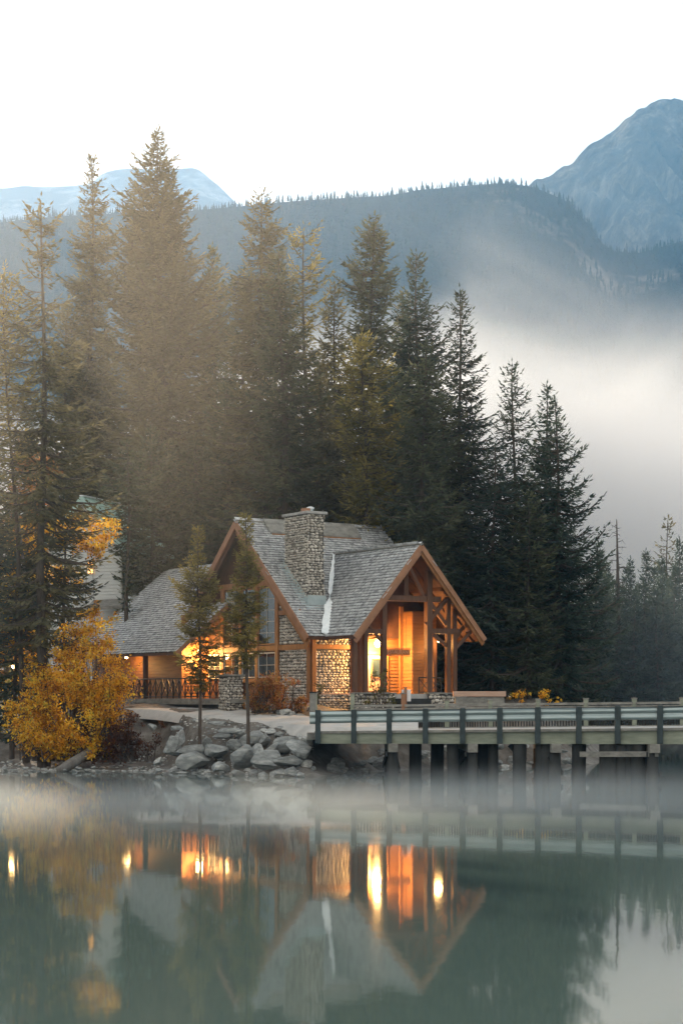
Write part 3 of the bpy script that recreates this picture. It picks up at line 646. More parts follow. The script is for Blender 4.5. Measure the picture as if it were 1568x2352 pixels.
def pip(x, y, poly):
    c = False; n = len(poly)
    for i in range(n):
        x1, y1 = poly[i]; x2, y2 = poly[(i+1) % n]
        if (y1 > y) != (y2 > y) and x < (x2-x1)*(y-y1)/(y2-y1)+x1: c = not c
    return c
def shingle_plane(name, poly, along, parent, seed, expo=.235, wid=.24, t=.10, mat='shingle', under='wood_dark', soff=None):
    """poly: world points of a plane; 'along' = horizontal direction of the courses. Slab + real shingles on it"""
    poly = [Vector(p) for p in poly]; al = Vector(along).normalized()
    nrm = (poly[1]-poly[0]).cross(poly[2]-poly[0]).normalized()
    if nrm.z < 0: nrm = -nrm
    upv = nrm.cross(al).normalized()
    if upv.z < 0: upv = -upv
    o = poly[0]; p2 = [((p-o).dot(al), (p-o).dot(upv)) for p in poly]
    roof = MB().slab(poly, nrm, t).build(name, M[under], parent)
    rng = np.random.RandomState(seed); V = []; T = []; BQ = []
    x0, x1 = min(p[0] for p in p2), max(p[0] for p in p2); y0, y1 = min(p[1] for p in p2), max(p[1] for p in p2)
    y = y0-.04; 
    while y < y1:
        x = x0-rng.uniform(0, wid); wob = rng.normal(0, .01)
        while x < x1:
            w = wid*rng.uniform(.55, 1.35); xm = x+w/2
            if pip(xm, min(max(y+expo*.5, y0+.02), y1-.02), p2):
                L = expo*1.9; th = rng.uniform(.030, .048); dy = rng.normal(0, .008)+wob; tk = rng.normal(0, .006)
                g = .006
                for lx, ly, lz in ((x+g, y+dy, .015), (x+w-g, y+dy+tk, .015), (x+w-g, y+dy+L, .0), (x+g, y+dy+L, .0),
                                   (x+g, y+dy, .02+th+.018), (x+w-g, y+dy+tk, .02+th+.018), (x+w-g, y+dy+L, .012), (x+g, y+dy+L, .012)):
                    V.append(o+al*lx+upv*ly+nrm*lz)
                T += [np.clip(rng.normal(.5, .19), .1, 1)]*8
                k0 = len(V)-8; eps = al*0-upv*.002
                BQ.append([V[k0]+eps, V[k0+1]+eps, V[k0+5]+eps, V[k0+4]+eps])  # near-black end grain, also painting the shadow line under each course
            x += w
        y += expo
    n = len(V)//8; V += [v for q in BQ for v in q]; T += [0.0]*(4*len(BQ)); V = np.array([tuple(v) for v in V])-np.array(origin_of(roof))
    base = np.arange(n)[:, None, None]*8
    Q = (base+np.array([[3,2,1,0],[4,5,6,7],[0,1,5,4],[1,2,6,5],[2,3,7,6],[3,0,4,7]])[None]).reshape(-1, 4)
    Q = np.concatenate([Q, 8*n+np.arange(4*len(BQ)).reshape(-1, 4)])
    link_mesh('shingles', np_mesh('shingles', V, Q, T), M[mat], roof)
    return roof

def cobbles(name, O, A, Bv, la, lb, parent, seed, size=.20, depth=.07, clip=None, cover=True, mat='stone'):
    """cobbled face: origin O, unit axes A (horizontal) and Bv (up), outward = A x Bv made to face -Y side; mortar slab behind"""
    O = Vector(O); A = Vector(A).normalized(); Bv = Vector(Bv).normalized(); Nn = A.cross(Bv)
    rng = np.random.RandomState(seed); V = []; T = []; Q = []; n0 = 0
    nl, nr = 8, 4
    y = 0
    while y < lb:
        rh = size*rng.uniform(.45, .95); x = -rng.uniform(0, .1)
        while x < la:
            w = size*rng.uniform(.7, 1.7); cx, cyy = x+w/2, y+rh/2+rng.normal(0, .012)
            if 0 < cx < la and cyy < lb and (clip is None or pip(cx, cyy, clip)):
                rx, ry = min(w*.50, cx+.03, la-cx+.03), rh*.50; dz = depth*rng.uniform(.6, 1.2); rot = rng.normal(0, .12); pw = rng.uniform(.75, 1.0)
                c_, s_ = math.cos(rot), math.sin(rot); jit = rng.uniform(.86, 1.1, nl)
                for k, (rr, hh) in enumerate(((1.0, .0), (.93, .55), (.62, .92))):
                    for j in range(nl):
                        th = 2*math.pi*(j+.5)/nl; ex = math.copysign(abs(math.cos(th))**pw, math.cos(th))*rx*rr*jit[j]; ey = math.copysign(abs(math.sin(th))**pw, math.sin(th))*ry*rr*jit[j]
                        V.append(O+A*(cx+ex*c_-ey*s_)+Bv*(cyy+ex*s_+ey*c_)+Nn*(dz*hh))
                V.append(O+A*cx+Bv*cyy+Nn*dz)
                for k in range(2):
                    for j in range(nl): Q.append((n0+k*nl+j, n0+k*nl+(j+1) % nl, n0+(k+1)*nl+(j+1) % nl, n0+(k+1)*nl+j))
                for j in range(0, nl, 2): Q.append((n0+2*nl+j, n0+2*nl+(j+1) % nl, n0+2*nl+(j+2) % nl, n0+3*nl))
                n0 += 3*nl+1; T += [np.clip(rng.normal(.5, .27), 0, 1)]*(3*nl+1)
            x += w+.012
        y += rh+.010
    V = np.array([tuple(v) for v in V])-np.array(origin_of(parent))
    return link_mesh(name, np_mesh(name, V, np.array(Q), T, smooth=True), M[mat], parent)

def clapboards(name, O, A, la, lb, parent, mat='siding', expo=.20, seed=1, clip=None):
    O = Vector(O); A = Vector(A).normalized(); Bv = Vector((0, 0, 1)); Nn = A.cross(Bv); mb = MB()
    rng = random.Random(seed); y = 0
    while y < lb-.02:
        h = min(expo, lb-y); spans = [(0, la)]
        if clip:
            xs_ = [la*i/60 for i in range(61)]; ins = [x for x in xs_ if pip(x, y+h/2, clip)]
            spans = [(min(ins), max(ins))] if ins else []
        for x0, x1 in spans:
            p = [O+A*x0+Bv*y+Nn*.052, O+A*x1+Bv*y+Nn*.052, O+A*x1+Bv*(y+h)+Nn*.006, O+A*x0+Bv*(y+h)+Nn*.006]
            q = [O+A*x0+Bv*y, O+A*x1+Bv*y, O+A*x1+Bv*(y+h), O+A*x0+Bv*(y+h)]
            mb.add(p+q, [(0,1,2,3),(0,4,5,1),(1,5,6,2),(0,3,7,4)])
        y += expo
    return mb.build(name, M[mat], parent)

ZE, ZR, BR = 7.6, 14.85, -8.3; ZB = 12.86
# --- main roof
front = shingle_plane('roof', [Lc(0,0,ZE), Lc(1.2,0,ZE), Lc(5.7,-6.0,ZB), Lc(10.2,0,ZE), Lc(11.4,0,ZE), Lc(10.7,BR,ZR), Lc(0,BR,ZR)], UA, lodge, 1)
rear = MB().slab([Lc(0,BR,ZR), Lc(10.7,BR,ZR), Lc(11.4,-16.0,8.15), Lc(0,-15.4,8.5)], Vector((0,0,1)), .12).build('rear_roof', M['wood_dark'], lodge)
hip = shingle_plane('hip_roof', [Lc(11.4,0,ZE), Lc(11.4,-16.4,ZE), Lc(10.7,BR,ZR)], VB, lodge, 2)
# B wing roof
ZB = 12.86
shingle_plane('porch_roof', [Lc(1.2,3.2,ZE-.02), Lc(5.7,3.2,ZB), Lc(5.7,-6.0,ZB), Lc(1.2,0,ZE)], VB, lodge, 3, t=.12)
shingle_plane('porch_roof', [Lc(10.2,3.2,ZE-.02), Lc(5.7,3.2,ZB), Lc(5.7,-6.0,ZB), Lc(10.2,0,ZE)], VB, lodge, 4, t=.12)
# ridge caps
mb = MB(); mb.bar(Lc(-.05,BR,ZR+.07), Lc(10.8,BR,ZR+.07), .34, .07); mb.build('ridge_cap', M['wood_grey'], lodge)
mb = MB(); mb.bar(Lc(5.7,3.25,ZB+.07), Lc(5.7,-6.0,ZB+.07), .30, .06); mb.build('ridge_cap', M['wood_grey'], lodge)
sl_ = (ZR-ZE)/(-BR)
def fs(a, b, up): return Lc(a, b, ZE-b*sl_+up)
for a0, a1 in ((1.9, 3.6), (5.2, 8.6)):     # raised vent caps beside the chimney, with a raw timber edge
    vc = MB().slab([fs(a0,-7.35,.22), fs(a1,-7.35,.22), fs(a1,BR,.30), fs(a0,BR,.30)], Vector((0,0,1)), .10).build('ridge_vent', M['wood_grey'], lodge)
    MB().bar(fs(a0+.1,-7.33,.08), fs(a1-.1,-7.33,.08), .05, .14).build('vent_board', M['wood_orange'], vc)
MB().bar(fs(2.9,-7.2,.10), fs(2.9,-5.2,.10), .08, .05)
# barge boards
def barge(p, q, h, t_, mat, name='barge_board', drop=.0):
    MB().bar(Vector(p)-Vector((0,0,h/2-.06+drop)), Vector(q)-Vector((0,0,h/2-.06+drop)), t_, h, up=(0,0,1)).build(name, M[mat], lodge, bevel=.01)
barge(Lc(-.06,.05,ZE), Lc(-.06,BR,ZR), .42, .09, 'wood_trim'); barge(Lc(-.06,-15.4,8.5), Lc(-.06,BR,ZR), .42, .09, 'wood_trim')
barge(Lc(.05,.05,ZE-.1), Lc(.05,BR,ZR-.1), .5, .09, 'wood_orange', drop=.2); barge(Lc(.05,-15.4,8.4), Lc(.05,BR,ZR-.1), .5, .09, 'wood_dark', drop=.2)
for aa in (1.12, 10.28):
    barge(Lc(aa,3.26,ZE-.06), Lc(5.7,3.26,ZB), .30, .08, 'wood_trim'); barge(Lc(aa+(.06 if aa < 5 else -.06),3.17,ZE-.26), Lc(5.7,3.17,ZB-.24), .26, .08, 'wood_orange' if aa > 5 else 'wood_trim', drop=.05)
# eave fascia
MB().bar(Lc(-.05,.06,ZE-.10), Lc(1.2,.06,ZE-.10), .06, .20).build('eave_board', M['wood_dark'], lodge)
MB().bar(Lc(1.14,0,ZE-.10), Lc(1.14,3.2,ZE-.10), .06, .20).build('eave_board', M['wood_dark'], lodge)
MB().bar(Lc(10.26,0,ZE-.10), Lc(10.26,3.2,ZE-.10), .06, .20).build('eave_board', M['wood_dark'], lodge)
# valley flashing: a crumpled light metal gutter strip
n_val = Vector((0, 0, 1)); rng = random.Random(4); pa = []; pb = []
p0, p1 = Lc(1.2, .12, ZE+.03), Lc(5.62, -5.95, ZB+.02)
dv = (p1-p0); hor = dv.cross(Vector((0,0,1))).normalized(); mbv = MB()
vs = []; NS = 26
for i in range(NS+1):
    f = i/NS; w = (.30 if f < .35 else .17)*(1-.55*f)+rng.uniform(-.04, .05); p = p0+dv*f*.98+Vector((0,0,.13+.02*rng.random()))
    if .40 < f < .47: w = .03
    vs += [p-hor*w+Vector((0,0,.07)), p+Vector((0,0,.0)), p+hor*w+Vector((0,0,.07)), p-Vector((0,0,.08))]
fcs = []
for i in range(NS):
    for j, k in ((0,1),(1,2),(2,3),(3,0)): fcs.append((i*4+j, i*4+k, i*4+4+k, i*4+4+j))
mbv.add(vs, fcs); mbv.build('valley_flashing', M['white_flash'], lodge)

# --- chimney
CA0, CA1, CB0, CB1 = 1.37, 2.55, -2.2, -4.8
ch = MB(); lbox(ch, CA0+.04, CA1-.04, CB1+.04, CB0-.04, 8.9, 14.9); chim = ch.build('chimney', M['mortar'], lodge)
cobbles('chimney_stones', Lc(CA0,CB0-.03,9.35), UA, (0,0,1), CA1-CA0, 5.55, chim, 11, .20, .08)
cobbles('chimney_stones', Lc(CA0+.03,CB1,10.0), VB, (0,0,1), CB0-CB1, 4.9, chim, 12, .20, .08)
mb = MB(); lbox(mb, CA0-.12, CA1+.14, CB1-.14, CB0+.14, 14.9, 15.06); mb.build('chimney_cap', M['concrete'], chim, bevel=.02)
fp = Lc(CA0+.75, CB0-.9, 15.06)
MB().tube([fp, fp+Vector((0,0,.30))], .16, 12).build('flue', M['metal_flash'], chim); MB().tube([fp+Vector((0,0,.22)), fp+Vector((0,0,.30)), fp+Vector((0,0,.36))], [.22,.24,.10], 12).build('flue', M['white_flash'], chim)
mb = MB(); lbox(mb, CA0+.1, CA0+.5, CB0-.9, CB0-.5, 15.06, 15.28); mb.build('flue', M['wood_trim'], chim)
mb = MB(); lbox(mb, CA0-.03, CA1+.04, CB0+.06, CB0+.11, 9.45, 10.1); mb.slab([fs(CA0-.25,-1.75,.08), fs(CA1+.2,-1.75,.08), fs(CA1+.2,-2.3,.08), fs(CA0-.25,-2.3,.08)], Vector((0,0,1)), .03)
mb.build('flashing', M['metal_flash'], chim)
mb = MB(); mb.slab([fs(CA0-.40,-2.1,.09), fs(CA0+.02,-2.0,.09), fs(CA0+.02,-5.0,.09), fs(CA0-.30,-5.0,.09)], Vector((0,0,1)), .03)
mb.add([fs(CA0-.02,-2.1,.08), fs(CA0-.02,-4.9,.08), fs(CA0-.02,-4.9,.42), fs(CA0-.02,-2.1,.42), fs(CA0+.01,-2.1,.08), fs(CA0+.01,-4.9,.08), fs(CA0+.01,-4.9,.42), fs(CA0+.01,-2.1,.42)],
       [(0,1,2,3),(4,5,6,7),(0,1,5,4),(3,2,6,7),(0,3,7,4),(1,2,6,5)]); mb.build('flashing', M['metal_flash'], chim)

# --- gable A (window) wall, plane a=.6 ; O axis runs from far b to near b so that A x up faces outwards (-u)
GW = .6; ZF = 3.7
def ga(b, z): return Lc(GW, b, z)
def zrake(b): return ZR-abs(b-BR)*sl_-.25
wall = MB(); wall.add([ga(-.6,ZF), ga(-.6,zrake(-.6)), ga(BR,zrake(BR)), ga(-15.6,zrake(-15.6)), ga(-15.6,ZF)]+[Lc(GW+.25,b,z) for b, z in ((-.6,ZF),(-.6,zrake(-.6)),(BR,zrake(BR)),(-15.6,zrake(-15.6)),(-15.6,ZF))],
     [(0,1,2,3,4),(9,8,7,6,5)]+[(i,5+i,5+(i+1)%5,(i+1)%5) for i in range(5)])
gwall = wall.build('gable_wall', M['wood_dark'], lodge)  # dark colour stands in for the shadow of a deeper gable overhang
GOUT = -UA
def gpanel(b0, b1, z0, z1, off, th, name, mat, par, bev=0):
    mb = MB(); lbox(mb, GW-off-th, GW-off, b0, b1, z0, z1); return mb.build(name, M[mat], par, bevel=bev)
# stone panels, right part of the gable wall
for (b0, b1, z0, z1, sd_) in ((-4.0,-.85,ZF,6.85,31), (-4.0,-.85,7.2,8.95,32), (-4.0,-1.9,9.25,10.9,33)):
    gpanel(b0, b1, z0, min(z1, 20), .0, .03, 'stone_bed', 'mortar', gwall) if z1 < 7 else None
    cp = None
    if z1 > 7:
        cp = [(0,0), (b1-b0,0)]; zr = lambda b: min(z1, zrake(b)-.15)-z0
        cp = [(0,0)]+[(b1-b0, 0)]+[(b-b0, max(.01, zr(b))) for b in np.linspace(b1, b0, 9)]
        mm = MB(); mm.add([Lc(GW-.03, b0+x, z0+y) for x, y in cp]+[Lc(GW-.001, b0+x, z0+y) for x, y in cp], [tuple(range(len(cp)))]+[(i,(i+1)%len(cp),len(cp)+(i+1)%len(cp),len(cp)+i) for i in range(len(cp))]); mm.build('stone_bed', M['mortar'], gwall)
    cobbles('cobbles', Lc(GW-.03,b0,z0), VB, (0,0,1), b1-b0, z1-z0, gwall, sd_, .22, .07, cp)
# timber frame
for b, z1, w in ((-.72,7.6,.26), (-4.25,10.9,.34), (-6.65,10.8,.30), (-8.6,10.8,.24), (-10.9,10.8,.34), (-12.9,10.3,.3)):
    gpanel(b-w/2, b+w/2, ZF, z1, .001, .14, 'timber_post', 'wood_orange', gwall, .01)
for b0, b1, z, h in ((-13,-.6,7.03,.32), (-4.1,-1.7,9.1,.28), (-12,-4.3,10.95,.36), (-8.7,-4.3,5.1,.22)):
    gpanel(b0, b1, z-h/2, z+h/2, .001, .115, 'timber_beam', 'wood_orange', gwall, .01)
# windows
def window(P, par, mat_gl, mat_fr, nx, nz, name='window', w=1, h=1, A=VB, fr=.07, depth=.05):
    """P lower left corner (outer face), A horizontal unit axis; normal = A x z"""
    P = Vector(P); A = Vector(A); Zv = Vector((0,0,1)); Nn = A.cross(Zv)
    mb = MB(); mb.add([P+Nn*.01, P+A*w+Nn*.01, P+A*w+Zv*h+Nn*.01, P+Zv*h+Nn*.01, P-Nn*.01, P+A*w-Nn*.01, P+A*w+Zv*h-Nn*.01, P+Zv*h-Nn*.01], [(0,1,2,3),(7,6,5,4),(0,4,5,1),(1,5,6,2),(2,6,7,3),(3,7,4,0)])
    g = mb.build(name, M[mat_gl], par)
    f = MB(); q = Nn*(depth*.5+.012)
    for a, b in ((P, P+Zv*h), (P+A*w, P+A*w+Zv*h)): f.bar(a+q-Zv*fr/2, b+q+Zv*fr/2, fr, depth, up=Nn)
    for a, b in ((P, P+A*w), (P+Zv*h, P+A*w+Zv*h)): f.bar(a+q*1.02+A*fr/2, b+q*1.02-A*fr/2, fr, depth*.96, up=Nn)
    f.build('window_frame', M[mat_fr], g)
    f = MB(); q = Nn*.028
    for i in range(1, nx): f.bar(P+A*w*i/nx+q, P+A*w*i/nx+Zv*h+q, .028, .022, up=Nn)
    for i in range(1, nz): f.bar(P+Zv*h*i/nz+q*1.05, P+A*w+Zv*h*i/nz+q*1.05, .028, .022, up=Nn)
    f.build('window_bars', M['muntin'], g)
    return g
for b0, b1 in ((-6.45,-4.5), (-8.42,-6.85), (-10.7,-8.8)):
    window(Lc(GW-.03,b0,7.28), gwall, 'glass_dark', 'wood_orange', 2, 5, w=b1-b0, h=3.4)
    window(Lc(GW-.03,b0,5.3), gwall, 'glass_dark', 'muntin', 2, 2, w=b1-b0, h=1.45)
window(Lc(GW-.03,-12.7,5.3), gwall, 'glass_dark', 'muntin', 2, 2, w=1.5, h=1.45)

# --- front wall b=-.6 : normal +v ; A axis u gives A x z = -v.. so run along -u? (u x z = v)
FW = -.6
mb = MB(); mb.add([Lc(GW,FW,ZF), Lc(9.1,FW,ZF), Lc(9.1,FW,8.7), Lc(9.0,FW,8.8), Lc(5.7,FW,12.55), Lc(1.4,FW,7.75), Lc(GW,FW,7.6)]+[Lc(a,FW-.2,z) for a, z in ((GW,ZF),(9.1,ZF),(9.1,8.7),(9.0,8.8),(5.7,12.55),(1.4,7.75),(GW,7.6))],
     [tuple(range(7)), tuple(reversed(range(7,14)))]+[(i,7+i,7+(i+1)%7,(i+1)%7) for i in range(7)])
fwall = mb.build('front_wall', M['wood_dark'], lodge)
def fpanel(a0, a1, z0, z1, off, th, name, mat, par, bev=0):
    mb = MB(); lbox(mb, a0, a1, FW+off, FW+off+th, z0, z1); return mb.build(name, M[mat], par, bevel=bev)
fpanel(.86, 3.3, ZF, 6.9, .001, .04, 'stone_bed', 'mortar', fwall); cobbles('cobbles', Lc(.86,FW+.04,ZF), UA, (0,0,1), 2.44, 3.1, fwall, 41, .19, .07)
fpanel(.86, 3.3, 7.15, 7.75, .001, .04, 'stone_bed', 'mortar', fwall); cobbles('cobbles', Lc(.86,FW+.04,7.15), UA, (0,0,1), 2.44, .6, fwall, 42, .19, .07)
fpanel(.62, .88, ZF, 7.6, .001, .14, 'timber_post', 'wood_orange', fwall, .01)
fpanel(3.30, 3.5, ZF, 7.9, .001, .16, 'timber_post', 'wood_orange', fwall, .01)
fpanel(.88, 3.30, 6.90, 7.16, .001, .12, 'timber_beam', 'wood_orange', fwall, .01)
# stone plinth below, protruding
mb = MB(); lbox(mb, .9, 3.2, FW+.02, FW+.42, 3.3, 4.25); plx = mb.build('stone_plinth', M['mortar'], lodge); cobbles('cobbles', Lc(.9,FW+.42,3.3), UA, (0,0,1), 2.3, .95, plx, 43, .19, .07)
mb = MB(); lbox(mb, .84, 3.26, FW+.02, FW+.5, 4.25, 4.31); mb.build('plinth_cap', M['wood_pale'], plx)
# siding on the porch wall
clapboards('clapboards', Lc(3.5,FW,4.3), UA, 5.5, 3.3, fwall)
# door, transom and side panels
dr = MB(); lbox(dr, 4.45, 5.75, FW+.035, FW+.09, 4.45, 6.55); door = dr.build('door', M['wood_pale'], fwall, bevel=.01)
window(Lc(4.75,FW+.10,5.25), door, 'glass_dark', 'wood_trim', 1, 1, name='door_glass', w=.62, h=1.12, A=UA, fr=.05)
MB().bar(Lc(5.6,FW+.14,5.25), Lc(5.6,FW+.14,5.55), .03, .04).build('door_handle', M['iron'], door)
for a in (4.34, 5.86): fpanel(a-.09, a+.09, 4.4, 6.75, .034, .10, 'door_jamb', 'wood_orange', fwall, .01)
fpanel(4.2, 6.0, 6.6, 6.78, .034, .12, 'door_head', 'wood_orange', fwall, .01)
fpanel(6.75, 7.0, 4.3, 9.5, .034, .14, 'timber_post', 'wood_orange', fwall, .01)
# projecting clapboard bay right of the entrance
mb = MB(); lbox(mb, 7.0, 8.7, FW+.04, FW+1.1, 4.3, 9.0); bay = mb.build('wall_bay', M['siding'], lodge)
clapboards('clapboards', Lc(7.0,FW+1.1,4.3), UA, 1.7, 4.9, bay, seed=3); clapboards('clapboards', Lc(7.0,FW+.04,4.3), VB, 1.06, 4.9, bay, seed=4)
# porch floor and plinth
mb = MB(); lbox(mb, 3.3, 9.2, FW+.3, 2.9, 3.3, 4.28); mb.build('porch_floor', M['concrete'], lodge)

# --- porch timber frame
PB = 2.45
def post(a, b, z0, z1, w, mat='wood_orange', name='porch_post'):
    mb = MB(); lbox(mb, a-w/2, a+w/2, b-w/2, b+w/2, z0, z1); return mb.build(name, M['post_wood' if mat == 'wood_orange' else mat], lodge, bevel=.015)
def zB(a): return ZB-abs(a-5.7)*(ZB-ZE)/4.5-.18
for a, w in ((1.62,.26),(2.35,.26),(3.6,.30),(6.75,.36),(8.15,.26),(8.62,.26)):
    post(a, PB, 4.28 if a > 3.3 else 3.2, zB(a), w)
for a in (3.0, 8.3): post(a, .9, 4.28, 8.0, .22)
def beam(p, q, w, h, name='porch_beam', mat='wood_orange', up=(0,0,1)): return MB().bar(p, q, w, h, up=up).build(name, M['post_wood' if mat == 'wood_orange' else mat], lodge, bevel=.012)
beam(Lc(3.2,PB,9.80), Lc(7.6,PB,9.80), .26, .34)                 # tie beam
beam(Lc(5.2,PB,9.97), Lc(5.2,PB,11.95), .24, .24, up=(1,0,0))
beam(Lc(5.35,PB,11.7), Lc(6.4,PB,9.97), .18, .2, 'porch_brace'); beam(Lc(6.55,PB,8.3), Lc(8.1,PB,9.9), .20, .24, 'porch_brace')
beam(Lc(6.55,PB,9.97), Lc(8.0,PB,8.35), .18, .2, 'porch_brace')
beam(Lc(6.6,PB,7.95), Lc(8.9,PB,7.95), .28, .30); beam(Lc(1.5,PB,7.85), Lc(3.7,PB,7.85), .24, .28)
beam(Lc(7.1,PB,7.75), Lc(8.05,PB,7.1), .16, .2, 'porch_brace'); beam(Lc(8.75,PB,7.0), Lc(9.6,PB+.3,7.95), .16, .2, 'porch_brace'); beam(Lc(8.75,PB,7.6), Lc(9.3,PB,8.3), .16, .2, 'porch_brace')
beam(Lc(3.45,PB,7.3), Lc(2.6,PB,8.2), .15, .18, 'porch_brace')
beam(Lc(5.7,3.1,12.45), Lc(5.7,-.5,12.45), .22, .30)
for s_ in (-1, 1):
    for off in (1.9, 3.9):
        a = 5.7+s_*off; beam(Lc(a,3.12,zB(a)-.05), Lc(a,-.5,zB(a)-.05), .18, .22, 'purlin', 'wood_dark')
for b in (1.4, .3):
    for s_ in (-1, 1): beam(Lc(5.7,b,zB(5.7)-.02), Lc(5.7+s_*4.4,b,zB(10.1)-.02), .12, .16, 'rafter', 'wood_dark')
for b in (2.95, 2.2, 1.3): beam(Lc(9.0,b,zB(9.0)-.10), Lc(10.15,b,zB(10.15)-.06), .12, .16, 'rafter_tail', 'wood_orange')
# porch lamp
def lamp(pos, parent, r=.16, energy=120, lab='lamp', own=None, soft=.12, hood=0):
    """a lit globe on a small iron bracket with its light"""
    pos = Vector(pos); e = empty('lamp', pos, own, 'lamp') if own else empty('porch_lamp', pos-origin_of(parent))
    if not own: e.parent = parent
    g = MB(); n = 8; g.tube([pos+Vector((0,0,-r)), pos+Vector((0,0,-r*.6)), pos, pos+Vector((0,0,r*.6)), pos+Vector((0,0,r))], [r*.3, r*.8, r, r*.8, r*.3], 10)
    g.build('lamp_globe', M['bulb'], e, True)
    MB().tube([pos+Vector((0,0,r)), pos+Vector((0,0,r*1.5)), pos+Vector((0,0,r*2.6))], [r*.7, r*.35, r*.15], 8).build('lamp_hood', M['iron'], e)
    if hood: MB().tube([pos+Vector((0,0,r*1.25)), pos+Vector((0,0,r*1.4)), pos+Vector((0,0,r*2))], [hood, hood*.9, hood*.2], 16).build('lamp_shade', M['iron'], e)
    l = bpy.data.lights.new('lamp_light', 'POINT'); l.energy = energy*.6; l.color = (1.0, .52, .16); l.shadow_soft_size = soft*2.2
    o = bpy.data.objects.new('lamp_light', l); col.objects.link(o); o.parent = e; o.location = (0, 0, -r-.12)
    return e
lamp(Lc(4.75, FW+.75, 7.25), lodge, .20, 680, hood=.60)
lamp(Lc(8.15, .55+1.0, 7.4), lodge, .07, 35)
# hanging sign with lettering
sg = MB(); lbox(sg, 4.95, 6.75, .55, .62, 6.58, 6.92); sign = sg.build('hanging_sign', M['wood_orange'], lodge, bevel=.01)
fr2 = MB()
for z in (6.53, 6.97): fr2.bar(Lc(4.92,.61,z), Lc(6.78,.61,z), .12, .04)
fr2.build('sign_frame', M['wood_trim'], sign)
ch2 = MB(); ch2.bar(Lc(5.2,.58,6.97), Lc(5.2,.58,8.9), .02, .02, up=(1,0,0)); ch2.bar(Lc(6.5,.58,6.97), Lc(6.5,.58,8.9), .02, .02, up=(1,0,0)); ch2.build('sign_chain', M['iron'], sign)
tc = bpy.data.curves.new('sign_letters', 'FONT'); tc.body = 'RESTAURANT'; tc.size = .30; tc.extrude = .008; tc.align_x = 'CENTER'; tc.align_y = 'CENTER'
tmp = bpy.data.objects.new('t', tc); col.objects.link(tmp); bpy.context.view_layer.update(); tme = bpy.data.meshes.new_from_object(tmp); bpy.data.objects.remove(tmp)
tme.materials.clear(); to = link_mesh('sign_letters', tme, M['wood_pale']); to.parent = sign
to.location = Lc(5.85,.64,6.75)-origin_of(sign); to.rotation_euler = (R(90), 0, math.atan2(UA.y, UA.x))

# --- annex: long low roof running back to the left, porch beneath
AE, AK = -3.07, 5.95/7
def an(a, b): return Lc(a, b, 6.88+(a-AE)*AK)
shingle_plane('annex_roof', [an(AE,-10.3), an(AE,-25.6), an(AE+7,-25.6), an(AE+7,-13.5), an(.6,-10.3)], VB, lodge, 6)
MB().slab([an(AE+7,-25.6), an(AE+7,-14), Lc(AE+14,-14,7), Lc(AE+14,-25.6,7)], Vector((0,0,1)), .12).build('rear_roof', M['wood_dark'], lodge)
MB().bar(an(AE,-10.25)-Vector((0,0,.12)), an(.55,-10.25)-Vector((0,0,.12)), .07, .26).build('barge_board', M['wood_trim'], lodge)
MB().bar(an(AE-.03,-10.3)-Vector((0,0,.08)), an(AE-.03,-25.6)-Vector((0,0,.08)), .06, .16).build('eave_board', M['wood_dark'], lodge)
mb = MB(); lbox(mb, -1.2, -1.0, -26, -13, 3.9, 8.3); awall = mb.build('annex_wall', M['siding'], lodge)
clapboards('clapboards', Lc(-1.2,-26,4.0), VB, 13, 4.3, awall, seed=5)
mb = MB(); lbox(mb, -1.2, GW, -13.2, -13.0, 3.9, 9.3); ewall = mb.build('annex_wall', M['siding'], lodge); clapboards('clapboards', Lc(-1.2,-13.0,4.0), UA, 1.8, 4.6, ewall, seed=6)
mb = MB(); lbox(mb, -1.32, -1.05, -13.1, -12.85, 4.0, 8.0); mb.build('timber_post', M['wood_orange'], ewall)
mb = MB(); lbox(mb, -3.2, GW, -26, -3.2, 3.75, 4.0); mb.build('porch_deck', M['wood_grey'], lodge)
mb = MB(); lbox(mb, -3.28, -3.2, -13.8, -3.6, 3.66, 4.02); mb.build('deck_fascia', M['wood_grey'], lodge)
mb = MB(); lbox(mb, -3.05, GW, -26, -3.4, 2.6, 3.74); mb.build('deck_skirt', M['wood_black'], lodge)
for b in (-14.9, -20, -25.2):
    mb = MB(); lbox(mb, -2.95, -2.7, b-.13, b+.13, 4.0, 7.05); mb.build('porch_post', M['wood_dark'], lodge)
MB().bar(Lc(-2.85,-10.4,6.95), Lc(-2.85,-25.5,6.95), .16, .22).build('porch_beam', M['wood_dark'], lodge)
raf = [(-10.6-i*1.1) for i in range(13)]
for b in raf: MB().bar(an(AE+.05,b)-Vector((0,0,.2)), an(AE+1.9,b)-Vector((0,0,.2)), .09, .16).build('rafter_tail', M['wood_trim'], lodge)
lamp(Lc(-.35, -12.3, 7.0), lodge, .12, 330); lamp(Lc(-2.2,-18.9,6.75), lodge, .12, 45)
